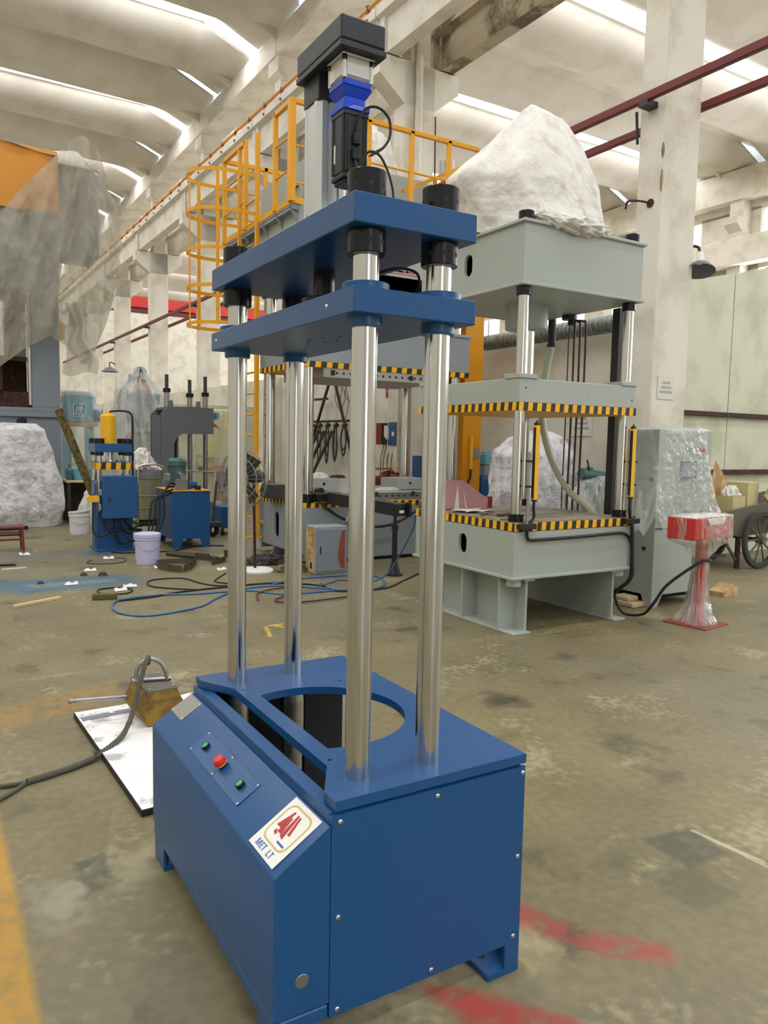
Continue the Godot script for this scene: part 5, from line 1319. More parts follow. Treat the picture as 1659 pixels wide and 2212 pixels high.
	for z in [10.65, 10.8, 10.95, 11.05]: obj("wire", B.new().tube([V(-6.95, 1.62, z), V(-6.9, 1.3, z + 0.03), V(-6.85, 0.9, z - 0.05), V(-6.9, 0.5, z + 0.1)], 0.008, 5, 5), "black_rubber", eb)
	turned(eb)
	var oc := thing("wire_crate", "orange framed wire mesh crate on the floor behind the large press", "crate", V(-6.6, 0, 10.9))
	var fr := B.new()
	for x in [-6.85, -6.35]:
		for z in [10.6, 11.3]: fr.box(x - 0.02, 0, z - 0.02, x + 0.02, 1.15, z + 0.02)
	for y in [0.5, 1.13]:
		fr.box(-6.85, y, 10.58, -6.35, y + 0.04, 10.62).box(-6.37, y, 10.6, -6.33, y + 0.04, 11.3)
	fr.bar(V(-6.5, 1.75, 11.25), V(-6.38, 0.9, 10.7), 0.06, 0.06)
	obj("frame", fr, "worn_orange", oc)
	var wm := B.new()
	for i in 12: wm.box(-6.35, 0.5, 10.62 + i * 0.058, -6.345, 1.13, 10.625 + i * 0.058)
	for i in 12: wm.box(-6.35, 0.5 + i * 0.055, 10.6, -6.345, 0.505 + i * 0.055, 11.3)
	obj("mesh", wm, "wire_mesh", oc)
	turned(oc)
	one("rust_pile", B.new().shroud(V(-6.3, 0, 9.9), [[0.0, 0.5, 0.5, 0.4], [0.5, 0.42, 0.4, 0.3], [1.0, 0.2, 0.25, 0.2], [1.15, 0, 0, 0]], 3.0, 0.25, 61, 2.0, 50, 4), "rust_red", "rust-red heap of scrap against the wall beyond the right grey box", "scrap")
	one("far_machine", B.new().box(-6.7, 0, 8.9, -6.35, 1.45, 9.2, 0.01).box(-6.72, 1.1, 8.88, -6.6, 1.85, 8.95, 0.01), "blue_paint", "narrow dark blue machine column against the wall behind the large press", "machine")

func ribbon(p: Array, h: float) -> B:   # a belt standing on its edge
	return B.new().grid(10 * (p.size() - 1), 3, func(u: float, v: float) -> Vector3:
		var x := u * (p.size() - 1)
		var i := mini(int(x), p.size() - 2)
		var q: Vector3 = p[i].cubic_interpolate(p[i + 1], p[maxi(i - 1, 0)], p[mini(i + 2, p.size() - 1)], x - i)
		return q + V(0.012 * sin(u * 17.0) * v, 0.004 + h * v * (0.85 + 0.15 * sin(u * 9.0)), 0.012 * v))

func floor_line(a: Array, y: float) -> Array:
	var o := []
	for i in range(0, a.size(), 2): o.append(V(a[i], y, a[i + 1]))
	return o

func make_floor_things() -> void:
	# sheet with the lifting magnet, left of the blue press
	var sh := thing("steel_sheet", "flat steel plate under white protective film on the floor left of the blue press", "plate", V(0.05, 0, 1.7))
	sh.rotation.y = deg_to_rad(2.5)
	obj("plate", B.new().box(-0.36, 0.0, 0.98, 0.425, 0.032, 2.40, 0.002), "sheet_edge", sh)
	var ns := FastNoiseLite.new()
	ns.seed = 4
	ns.frequency = 2.2
	obj("film", B.new().grid(40, 60, func(u: float, v: float) -> Vector3: return V(lerpf(-0.355, 0.421, u), 0.033 + 0.006 * maxf(0.0, ns.get_noise_2d(u * 1.2, v * 2.0) - 0.1) * 8.0 * (0.3 if u > 0.95 or v < 0.02 or v > 0.98 else 1.0) * 0.5, lerpf(0.985, 2.395, v))), "sheet_film", sh)
	obj("tape_strip", B.new().obox(Transform3D(Basis(Vector3.UP, 0.06), V(0.1, 0.036, 2.27)), V(0.62, 0.002, 0.06)), "machine_grey", sh)
	var lm := thing("lifting_magnet", "yellow lifting magnet with a steel lever and shackle on the film-covered plate", "magnet", V(0.05, 0.036, 2.08))
	lm.rotation.y = deg_to_rad(4.0)
	var pr := poly([-0.035, 0.04, 0.135, 0.04, 0.185, 0.12, 0.135, 0.235, -0.035, 0.235, -0.085, 0.12])
	obj("body", B.new().prism(pr, V(0, 0, 1.94), Vector3.RIGHT, Vector3.UP, 0.31), "magnet_yellow", lm)
	var tp := obj("top_plate", B.new().box(-0.04, 0.235, 1.935, 0.14, 0.247, 2.255, 0.003), "magnet_top", lm)
	for x in [-0.02, 0.12]:
		for z in [1.96, 2.1, 2.23]: obj("bolt", B.new().lathe(V(x, 0.247, z), Vector3.UP, [[0.010, 0.0], [0.010, 0.005], [0.006, 0.008], [0.0, 0.008]], 10), "steel_dull", tp)
	obj("shackle", B.new().tube([V(0.14, 0.25, 2.13), V(0.145, 0.30, 2.125), V(0.125, 0.355, 2.115), V(0.07, 0.385, 2.10), V(0.015, 0.36, 2.085), V(-0.015, 0.30, 2.08), V(-0.02, 0.25, 2.075)], 0.013, 12, 6).cyl(V(-0.045, 0.258, 2.07), V(0.165, 0.258, 2.135), 0.012, 12), "steel_dull", lm)
	obj("lever", B.new().cyl(V(0.18, 0.145, 2.2), V(0.47, 0.175, 2.2), 0.012, 14).cyl(V(0.45, 0.173, 2.2), V(0.49, 0.177, 2.2), 0.010, 12).cyl(V(0.49, 0.176, 2.2), V(0.505, 0.178, 2.2), 0.015, 12), "steel_dull", lm)
	# wire rope sling through the shackle
	var rp := thing("wire_rope_sling", "thick steel wire rope sling looped through the shackle, trailing to the left edge", "sling", V(0.5, 0, 1.8))
	var path := [V(0.085, 0.36, 2.09), V(0.09, 0.405, 2.06), V(0.115, 0.39, 2.02), V(0.155, 0.30, 1.98), V(0.205, 0.16, 1.93), V(0.27, 0.07, 1.85), V(0.34, 0.045, 1.77), V(0.45, 0.022, 1.69), V(0.56, 0.016, 1.63), V(0.68, 0.016, 1.585), V(0.8, 0.016, 1.55)]
	var curve := []
	for i in path.size() - 1:
		for j in 14: curve.append(path[i].cubic_interpolate(path[i + 1], path[maxi(i - 1, 0)], path[mini(i + 2, path.size() - 1)], j / 14.0))
	for st in 6:
		var pts := []
		for i in curve.size():
			var d: Vector3 = (curve[mini(i + 1, curve.size() - 1)] - curve[maxi(i - 1, 0)]).normalized()
			var sd := d.cross(Vector3.UP).normalized()
			var up := sd.cross(d)
			var r := 0.0085 if i < 70 else 0.0105
			pts.append(curve[i] + (sd * cos(i * 0.42 + TAU * st / 6.0) + up * sin(i * 0.42 + TAU * st / 6.0)) * r)
		obj("strand", B.new().tube(pts, 0.006, 6, 1), "rope_steel", rp)
	for q in [[0.8, 1.55, 0.9, 1.565, 1.05, 1.6, 1.3, 1.65], [0.8, 1.55, 0.88, 1.46, 1.0, 1.38, 1.25, 1.3]]:
		var leg := floor_line(q, 0.012)
		var cv := []
		for i in leg.size() - 1:
			for j in 16: cv.append(leg[i].cubic_interpolate(leg[i + 1], leg[maxi(i - 1, 0)], leg[mini(i + 2, leg.size() - 1)], j / 16.0))
		for st in 4:
			var pts := []
			for i in cv.size(): pts.append(cv[i] + V(0, sin(i * 0.5 + TAU * st / 4.0) * 0.006, cos(i * 0.5 + TAU * st / 4.0) * 0.006))
			obj("strand", B.new().tube(pts, 0.0055, 6, 1), "rope_steel", rp)
	var rag := B.new()
	var rg := RandomNumberGenerator.new()
	rg.seed = 12
	for c in [V(0.245, 0.09, 1.88), V(0.44, 0.03, 1.70), V(0.46, 0.03, 1.68)]:
		for i in 7:
			var e := V(rg.randf_range(-1, 1), rg.randf_range(0, 1), rg.randf_range(-1, 1)).normalized() * 0.035
			rag.tube([c, c + e * 0.6, c + e + V(0, -0.006, 0)], 0.0016, 4, 3)
	obj("frayed_wire", rag, "rope_steel", rp)
	# hoses and cables across the floor
	one("blue_air_hose", B.new().tube(floor_line([-2.9, 5.15, -2.15, 5.2, -1.85, 5.55, -1.3, 5.62, -0.85, 5.73, -0.5, 5.64, -0.36, 5.33, -0.39, 4.99, -0.62, 4.81, -1.12, 4.98, -1.43, 5.33, -1.8, 5.65, -2.25, 5.68, -2.67, 5.31, -3.0, 5.0, -3.4, 5.2, -3.6, 5.7, -3.3, 5.95, -2.62, 5.97, -2.2, 5.75], 0.011), 0.010, 8, 8), "hose_blue", "blue air hose snaking in a wide loop across the floor behind the blue press", "hose")
	one("blue_air_hose", B.new().tube([V(-3.20, 0.93, 4.28), V(-3.26, 0.86, 4.36), V(-3.3, 0.7, 4.5), V(-3.33, 0.45, 4.75), V(-3.36, 0.18, 5.05), V(-3.3, 0.03, 5.35), V(-3.1, 0.012, 5.7), V(-2.9, 0.012, 5.6), V(-2.6, 0.012, 5.4)], 0.010, 8, 8), "hose_blue", "blue air hose hanging from the left corner of the light grey press to the floor", "hose")
	one("black_cable", B.new().tube(floor_line([-2.0, 6.71, -1.78, 6.4, -1.7, 6.2, -1.85, 5.98, -1.73, 5.9, -1.39, 5.85, -1.05, 6.12, -0.96, 6.32, -1.01, 6.55, -1.14, 6.65, -1.42, 6.6, -1.52, 6.2, -1.66, 5.97, -2.0, 5.9, -2.45, 5.85], 0.009), 0.008, 8, 8), "black_rubber", "black cable lying in a loop on the floor left of the chromed columns", "cable")
	one("black_cable", B.new().tube(floor_line([-0.45, 5.61, -0.66, 5.63, -0.84, 5.66, -1.2, 5.8, -1.8, 5.86, -2.3, 5.84, -2.7, 5.5, -2.75, 5.1, -3.29, 5.02, -3.7, 5.3, -4.21, 5.68, -4.6, 5.9], 0.010), 0.010, 8, 8), "black_rubber", "long black cable running across the floor below the large grey press", "cable")
	one("black_cable", B.new().tube(floor_line([-1.75, 5.0, -1.9, 5.35, -2.25, 5.5, -2.2, 5.2, -1.9, 4.9, -2.1, 4.72, -2.7, 4.75], 0.018), 0.009, 8, 8), "brown_pipe", "thin dark cable tangled with the blue hose behind the left columns", "cable")
	one("black_cable", B.new().tube(floor_line([-1.1, 9.05, -1.3, 8.9, -1.9, 8.85, -2.4, 9.2, -2.8, 9.1], 0.01), 0.012, 8, 8), "black_rubber", "black cable along the floor in front of the blue power unit", "cable")
	one("cable_ring", B.new().tube(floor_line([-0.5, 6.0, -0.38, 6.1, -0.42, 6.3, -0.62, 6.32, -0.73, 6.15, -0.66, 5.98, -0.52, 5.95], 0.01), 0.008, 8, 8), "black_rubber", "small loose ring of black cable beside the olive block", "cable")
	one("thin_wire", B.new().tube(floor_line([-0.72, 8.45, -0.62, 8.2, -0.8, 8.05, -1.05, 8.1, -1.15, 8.4, -1.0, 8.6], 0.006), 0.006, 6, 8), "dark_scrap", "thin dark wire loop on the floor left of the lilac bucket", "wire")
	one("wood_block", B.new().obox(Transform3D(Basis(Vector3.UP, -0.25), V(-0.38, 0.03, 5.80)), V(0.24, 0.055, 0.09), 0.004), "brick_green", "olive brown block on the floor beside the cable ring", "block")
	one("wood_stick", B.new().bar(V(0.48, 0.015, 5.74), V(0.02, 0.015, 6.0), 0.035, 0.028, Vector3.UP, 0.002), "pale_wood", "pale square wooden stick lying on the floor at the left", "stick")
	one("canvas_belt", ribbon(floor_line([-1.55, 7.02, -1.42, 7.15, -1.34, 7.4, -1.42, 7.68, -1.6, 7.75, -1.82, 7.55, -1.72, 7.2, -1.55, 7.02], 0.0), 0.09), "belt_brown", "olive canvas belt coiled on its edge beside the lilac bucket", "belt")
	one("canvas_belt", ribbon(floor_line([-1.72, 7.2, -1.9, 7.6, -2.0, 7.95, -2.15, 7.7, -2.05, 7.4, -2.3, 7.6, -2.45, 8.0, -2.6, 7.6], 0.0), 0.10), "belt_brown", "olive canvas belt lying in folds between the lilac bucket and the fan", "belt")
	one("folded_strap", B.new().tube([V(-1.75, 0.03, 8.5), V(-1.9, 0.035, 8.2), V(-2.1, 0.035, 7.95), V(-2.25, 0.03, 7.75)], 0.03, 8, 6).tube([V(-1.75, 0.06, 8.5), V(-1.95, 0.05, 8.25), V(-2.2, 0.05, 8.0)], 0.022, 8, 6), "belt_brown", "folded olive strap lying in front of the blue power unit", "strap")
	one("dirt_heap", B.new().shroud(V(-2.85, 0, 6.55), [[0.0, 0.2, 0.22, 0.15], [0.05, 0.14, 0.15, 0.1], [0.09, 0, 0, 0]], 4.0, 0.08, 71, 2.0, 40, 4), "belt_brown", "brown clump of dirt and fibres beside the low metal cabinet", "dirt")
	one("dirt_heap", B.new().shroud(V(-2.75, 0, 7.3), [[0.0, 0.28, 0.3, 0.2], [0.07, 0.2, 0.2, 0.14], [0.13, 0, 0, 0]], 4.0, 0.1, 72, 2.0, 40, 4), "dark_scrap", "dark rubbish heap at the corner of the large grey press by the fan", "dirt")
	var scraps := [[-0.62, 6.18, "largest white film scrap, inside the small black cable ring"], [-0.76, 6.36, "white film scrap just beyond the small black cable ring"], [-0.2, 6.75, "white and silver scrap in the middle of the blue overspray"], [-1.38, 7.45, "torn white strip on the floor right below the lilac bucket"], [-0.55, 7.6, "white scrap at the far edge of the blue overspray"], [0.02, 9.3, "white scrap on the floor right of the red stool"], [-0.95, 8.5, "white torn film in the thin wire loop left of the lilac bucket"], [-2.05, 7.0, "white strip of film on the floor in front of the canvas belts"]]
	for q in scraps:
		var sc := B.new()
		sc.grid(5, 4, func(u: float, v: float) -> Vector3: return V(q[0] + (u - 0.5) * 0.14, 0.006 + 0.03 * absf(sin(u * 5.0 + q[0] * 9.0)) * v, q[1] + (v - 0.5) * 0.07 + 0.05 * (u - 0.5) * sin(q[1] * 7.0)))
		one("paper_scrap", sc, "scrap_white", q[2], "scrap", "white scraps on the floor")
	for q in [[-0.42, 7.3, 0.035, "small dark lump at the far edge of the blue overspray, left of two"], [0.1, 6.95, 0.03, "small dark lump in the middle of the blue overspray"], [-0.62, 7.2, 0.045, "dark lump at the far edge of the blue overspray, right of two"]]:
		one("dark_scrap", B.new().shroud(V(q[0], 0, q[1]), [[0.0, q[2], q[2] * 1.4, q[2]], [q[2] * 0.8, q[2] * 0.8, q[2], q[2] * 0.7], [q[2] * 1.2, 0, 0, 0]], 2.0, 0.01, 80, 2.0, 16, 3), "dark_scrap", q[3], "scrap", "dark lumps on the floor")
	one("black_offcut", B.new().bar(V(0.42, 0.012, 8.42), V(0.22, 0.012, 8.4), 0.04, 0.02), "black_paint", "short black offcut on the floor in front of the red stool", "offcut")
	one("white_strip", B.new().bar(V(0.40, 0.006, 8.12), V(0.12, 0.006, 8.15), 0.035, 0.01), "scrap_white", "narrow white strip on the floor in front of the red stool", "strip")
	one("small_bolt", B.new().cyl(V(-2.68, 0, 5.42), V(-2.68, 0.05, 5.42), 0.022, 10), "steel_dull", "tiny pale cap standing on the floor between the chromed columns", "cap")

# ---------------------------------------------------------------- left-hand side
func bucket(called: String, label: String, at: Vector3, r: float, h: float, m: String, lid: bool) -> void:
	var t := thing(called, label, "bucket", at)
	obj("body", B.new().lathe(at, Vector3.UP, [[0.0, 0.0], [r * 0.88, 0.0], [r * 0.9, 0.015], [r * 0.92, h * 0.18], [r * 0.94, h * 0.19], [r * 0.925, h * 0.2], [r * 0.97, h * 0.8], [r * 1.03, h * 0.82], [r * 1.03, h * 0.86], [r * 0.99, h * 0.88], [r * 1.0, h], [r * 0.96, h], [r * 0.93, h * 0.3]], 36), m, t)
	if lid: obj("lid", B.new().lathe(at + V(0, h - 0.01, 0), Vector3.UP, [[r * 1.0, -0.03], [r * 1.06, -0.03], [r * 1.06, 0.012], [r * 1.0, 0.02], [r * 0.94, 0.008], [0.0, 0.008]], 36), m, t)
	else: obj("loose_lid", B.new().lathe(at + V(0, h + 0.005, 0), V(0.1, 1, 0.12), [[r * 1.06, -0.02], [r * 1.06, 0.012], [r * 0.98, 0.016], [0.0, 0.012]], 36), m, t)
	obj("bail", B.new().tube([at + V(-r * 1.03, h * 0.84, 0), at + V(-r * 0.8, h * 0.6, -r * 0.75), at + V(0, h * 0.48, -r * 1.04), at + V(r * 0.8, h * 0.6, -r * 0.75), at + V(r * 1.03, h * 0.84, 0)], 0.004, 6, 6), "steel_dull", t)

func make_left_near() -> void:
	bucket("paint_bucket", "lilac plastic bucket with a lid in front of the small blue press", V(-1.33, 0, 7.9), 0.165, 0.40, "purple_bucket", true)
	bucket("paint_bucket", "white plastic bucket with a crooked lid left of the small blue press", V(-1.06, 0, 11.5), 0.17, 0.38, "white_bucket", false)
	var p := thing("bench_press", "small dark blue press with a yellow cylinder on top, left of the chromed columns", "press", V(-1.2, 0, 9.45))
	obj("base", B.new().box(-1.47, 0, 9.18, -0.92, 0.03, 9.75, 0.004).box(-1.45, 0.02, 9.25, -0.95, 1.03, 9.7, 0.006).box(-0.93, 0.06, 9.2, -0.90, 1.0, 9.26), "blue_paint", p)
	var cb := obj("control_box", B.new().box(-1.49, 0.49, 9.1, -0.99, 1.11, 9.25, 0.008), "blue_paint", p)
	obj("door_latch", B.new().box(-1.10, 0.72, 9.094, -1.075, 0.80, 9.101, 0.003), "black_paint", cb)
	for x in [-1.39, -0.99]:
		for z in [9.28, 9.66]:
			obj("column", B.new().cyl(V(x, 1.03, z), V(x, 1.62, z), 0.036, 20), "steel_column", p)
			obj("nut", B.new().cyl(V(x, 1.57, z), V(x, 1.65, z), 0.075, 20, -1.0, 0.005).cyl(V(x, 1.40, z), V(x, 1.45, z), 0.06, 20), "black_nut", p)
	obj("top_plate", B.new().box(-1.44, 1.45, 9.2, -0.92, 1.575, 9.75, 0.004), "blue_paint", p)
	obj("moving_plate", B.new().box(-1.45, 1.22, 9.21, -0.93, 1.31, 9.74, 0.003), "blue_paint", p)
	obj("warning_tape", hazard_ring(B.new(), -1.453, -0.927, 9.207, 9.743, 1.2, 1.3, 0.14), "hazard", p)
	obj("ram", B.new().cyl(V(-1.17, 1.28, 9.45), V(-1.17, 1.46, 9.45), 0.05, 20).cyl(V(-1.17, 1.30, 9.45), V(-1.17, 1.34, 9.45), 0.13, 24), "steel_column", p)
	obj("cylinder", B.new().lathe(V(-1.15, 1.575, 9.45), Vector3.UP, [[0.105, 0.0], [0.105, 0.40], [0.09, 0.43], [0.03, 0.44], [0.03, 0.48], [0.0, 0.485]], 28), "yellow_paint", p)
	obj("oil_pipe", B.new().tube([V(-1.15, 2.04, 9.45), V(-1.3, 2.06, 9.42), V(-1.44, 2.04, 9.38), V(-1.48, 1.94, 9.36), V(-1.48, 1.6, 9.36), V(-1.48, 1.1, 9.36)], 0.016, 10, 6), "black_rubber", p)
	obj("guide_rod", B.new().cyl(V(-0.96, 0.6, 9.16), V(-0.96, 1.22, 9.16), 0.016, 10), "steel_column", p)
	obj("limit_switch", B.new().box(-0.98, 0.62, 9.12, -0.94, 0.70, 9.17, 0.004).box(-0.99, 0.83, 9.12, -0.95, 0.92, 9.17, 0.004).cyl(V(-0.95, 0.86, 9.1), V(-0.90, 0.92, 9.08), 0.008, 8), "steel_dull", p)
	for s in [[-1.05, -1.15, 0.28], [-1.18, -1.35, 0.12], [-1.26, -1.46, 0.28], [-1.34, -1.5, 0.34]]:
		obj("hose", B.new().tube([V(s[0], 0.5, 9.17), V(s[0] - 0.02, s[2] + 0.08, 9.14), V((s[0] + s[1]) * 0.5, s[2], 9.14), V(s[1], s[2] + 0.03, 9.16), V(-1.56, s[2] + 0.02, 9.2)], 0.02, 8, 6), "black_rubber", p)
	var pe := thing("pendant_control", "yellow push-button box hanging at the left side of the small blue press", "control", V(-0.86, 0.78, 9.12))
	obj("case", B.new().prism(poly([-0.935, 0.74, -0.81, 0.74, -0.775, 0.79, -0.81, 0.835, -0.92, 0.835, -0.945, 0.80]), V(0, 0, 9.08), Vector3.RIGHT, Vector3.UP, 0.09), "yellow_paint", pe)
	obj("button", B.new().cyl(V(-0.88, 0.83, 9.12), V(-0.88, 0.85, 9.12), 0.015, 12).box(-0.86, 0.832, 9.1, -0.82, 0.845, 9.14), "black_paint", pe)
	obj("cable", B.new().tube([V(-0.87, 0.74, 9.12), V(-0.86, 0.5, 9.11), V(-0.865, 0.3, 9.1), V(-0.95, 0.24, 9.08), V(-1.06, 0.3, 9.1), V(-1.08, 0.46, 9.14)], 0.013, 8, 8), "black_rubber", pe)
	# power unit
	var q := thing("power_unit", "dark blue power unit with a green motor on top, right of the small blue press", "machine", V(-2.29, 0, 9.55))
	var fr := poly([-2.58, 0.0, -2.48, 0.0, -2.42, 0.14, -2.16, 0.14, -2.12, 0.0, -2.0, 0.0, -2.0, 0.87, -2.58, 0.87])
	obj("tank", B.new().prism(fr, V(0, 0, 9.11), Vector3.RIGHT, Vector3.UP, 0.02).prism(fr, V(0, 0, 10.0), Vector3.RIGHT, Vector3.UP, 0.02).box(-2.58, 0.14, 9.12, -2.0, 0.87, 10.01), "blue_paint", q)
	obj("lid", B.new().box(-2.6, 0.87, 9.09, -1.98, 0.885, 10.03, 0.003), "worn_orange", q)
	var mo := B.new().lathe(V(-2.17, 1.02, 9.45), Vector3.UP, [[0.0, 0.0], [0.13, 0.0], [0.13, 0.22], [0.15, 0.23], [0.15, 0.30], [0.12, 0.345], [0.0, 0.35]], 28)
	for i in 16:
		var a := TAU * i / 16.0
		mo.box(-2.17 + 0.132 * cos(a) - 0.004, 1.03, 9.45 + 0.132 * sin(a) - 0.004, -2.17 + 0.132 * cos(a) + 0.004, 1.24, 9.45 + 0.132 * sin(a) + 0.004)
	obj("motor", mo, "motor_green", q)
	obj("valve_block", B.new().box(-2.26, 0.885, 9.2, -2.10, 1.05, 9.34, 0.004), "steel_dull", q)
	obj("solenoid", B.new().cyl(V(-2.16, 1.10, 9.2), V(-2.16, 1.10, 9.08), 0.045, 16).cyl(V(-2.12, 1.15, 9.22), V(-2.12, 1.15, 9.12), 0.025, 12).box(-2.0, 1.02, 9.2, -1.93, 1.14, 9.3, 0.01), "steel_dull", q)
	obj("pump", B.new().cyl(V(-2.34, 0.95, 9.4), V(-2.46, 0.95, 9.4), 0.055, 14).box(-2.36, 0.885, 9.34, -2.28, 0.93, 9.46), "blue_paint", q)
	obj("filler_cap", B.new().cyl(V(-2.42, 0.885, 9.2), V(-2.42, 0.95, 9.2), 0.045, 16), "black_paint", q)
	obj("gauge_pipe", B.new().cyl(V(-2.28, 1.17, 9.4), V(-2.75, 1.15, 9.4), 0.012, 8), "steel_dull", q)
	for k in 4:
		var o := 0.04 * k
		obj("hose", B.new().tube([V(-2.06 + o * 0.4, 0.98 - o, 9.18), V(-1.95 + o * 0.6, 0.99 - 1.6 * o, 9.1), V(-1.86 + o * 1.4, 0.80 - 0.5 * o, 9.05), V(-1.84 + o * 1.7, 0.5, 9.0), V(-1.72 + o, 0.24, 8.98), V(-1.62 + o * 0.6, 0.12, 9.05), V(-1.52, 0.16 + o, 9.16)], 0.015, 8, 7), "black_rubber", q)
	# drum vacuum cleaner behind
	var v := thing("drum_vacuum", "olive steel drum vacuum cleaner with a chrome handle, behind the small blue press", "vacuum", V(-2.0, 0, 10.6))
	obj("drum", B.new().lathe(V(-2.0, 0.3, 10.6), Vector3.UP, [[0.17, 0.0], [0.2, 0.02], [0.2, 0.2], [0.21, 0.21], [0.2, 0.22], [0.2, 0.4], [0.21, 0.41], [0.2, 0.42], [0.2, 0.68], [0.215, 0.69], [0.215, 0.72], [0.0, 0.72]], 32), "tank_green", v)
	obj("motor_head", B.new().lathe(V(-2.0, 1.02, 10.6), Vector3.UP, [[0.21, 0.0], [0.2, 0.08], [0.14, 0.14], [0.0, 0.16]], 28, true), "dark_grey_paint", v)
	obj("handle", B.new().tube([V(-1.80, 0.25, 10.4), V(-1.79, 0.7, 10.38), V(-1.80, 1.12, 10.38), V(-1.86, 1.22, 10.38), V(-2.14, 1.22, 10.38), V(-2.21, 1.12, 10.38), V(-2.21, 0.7, 10.38), V(-2.2, 0.25, 10.4)], 0.014, 10, 6), "steel_column", v)
	obj("trolley", B.new().box(-2.22, 0.22, 10.36, -1.78, 0.28, 10.84, 0.01).cyl(V(-1.8, 0.08, 10.4), V(-1.76, 0.08, 10.4), 0.08, 16).cyl(V(-2.24, 0.08, 10.4), V(-2.2, 0.08, 10.4), 0.08, 16).cyl(V(-2.24, 0.08, 10.8), V(-2.2, 0.08, 10.8), 0.08, 16), "black_paint", v)
	one("white_sack", B.new().shroud(V(-1.98, 1.12, 10.62), [[0.0, 0.18, 0.24, 0.14], [0.12, 0.2, 0.16, 0.15], [0.26, 0.16, 0.06, 0.12], [0.36, 0.10, -0.02, 0.06], [0.38, 0.02, 0, 0]], 2.4, 0.09, 91, 2.0, 50, 5), "tarp_white", "crumpled white sack lying on top of the drum vacuum cleaner", "sack")
	# stool
	var s := thing("wooden_stool", "small dark red wooden stool cut off by the left edge", "stool", V(0.16, 0, 9.8))
	obj("seat", B.new().box(-0.02, 0.335, 9.68, 0.34, 0.36, 9.98, 0.004), "stool_red", s)
	for x in [0.01, 0.31]:
		for z in [9.71, 9.95]: obj("leg", B.new().bar(V(x, 0.34, z), V(x + (0.015 if x > 0.1 else -0.015), 0.0, z + (0.012 if z > 9.8 else -0.012)), 0.035, 0.035), "stool_red", s)
	obj("stretcher", B.new().box(0.01, 0.26, 9.70, 0.31, 0.285, 9.715).box(0.01, 0.16, 9.70, 0.31, 0.185, 9.715).box(0.0, 0.16, 9.71, 0.015, 0.19, 9.95).box(0.3, 0.16, 9.71, 0.315, 0.19, 9.95).box(0.01, 0.2, 9.94, 0.31, 0.225, 9.955), "stool_red", s)
	one("covered_machine", B.new().shroud(V(0.02, 0, 13.25), [[0.0, 1.0, 1.02, 0.55], [0.3, 1.02, 1.06, 0.6], [0.75, 1.0, 1.04, 0.56], [1.3, 0.95, 0.9, 0.5], [1.75, 0.9, 0.76, 0.46], [1.88, 0.8, 0.62, 0.36], [1.89, 0.0, 0.0, 0.0]], 1.2, 0.06, 101, 2.8, 110, 6, 0.045, 7.0), "tarp_plastic", "bulky machine under a white plastic cover at the left edge", "cover")
	one("floor_bar", B.new().bar(V(0.2, 0.03, 12.4), V(-0.35, 0.03, 12.5), 0.08, 0.06), "black_paint", "black bar sticking out from under the white covered machine", "bar")
	one("timber_plank", B.new().bar(V(-0.80, 2.12, 11.75), V(-1.52, 0.0, 11.4), 0.13, 0.06, Vector3.BACK, 0.004), "wood_plank", "dark olive timber plank leaning against the big grey machine", "plank")

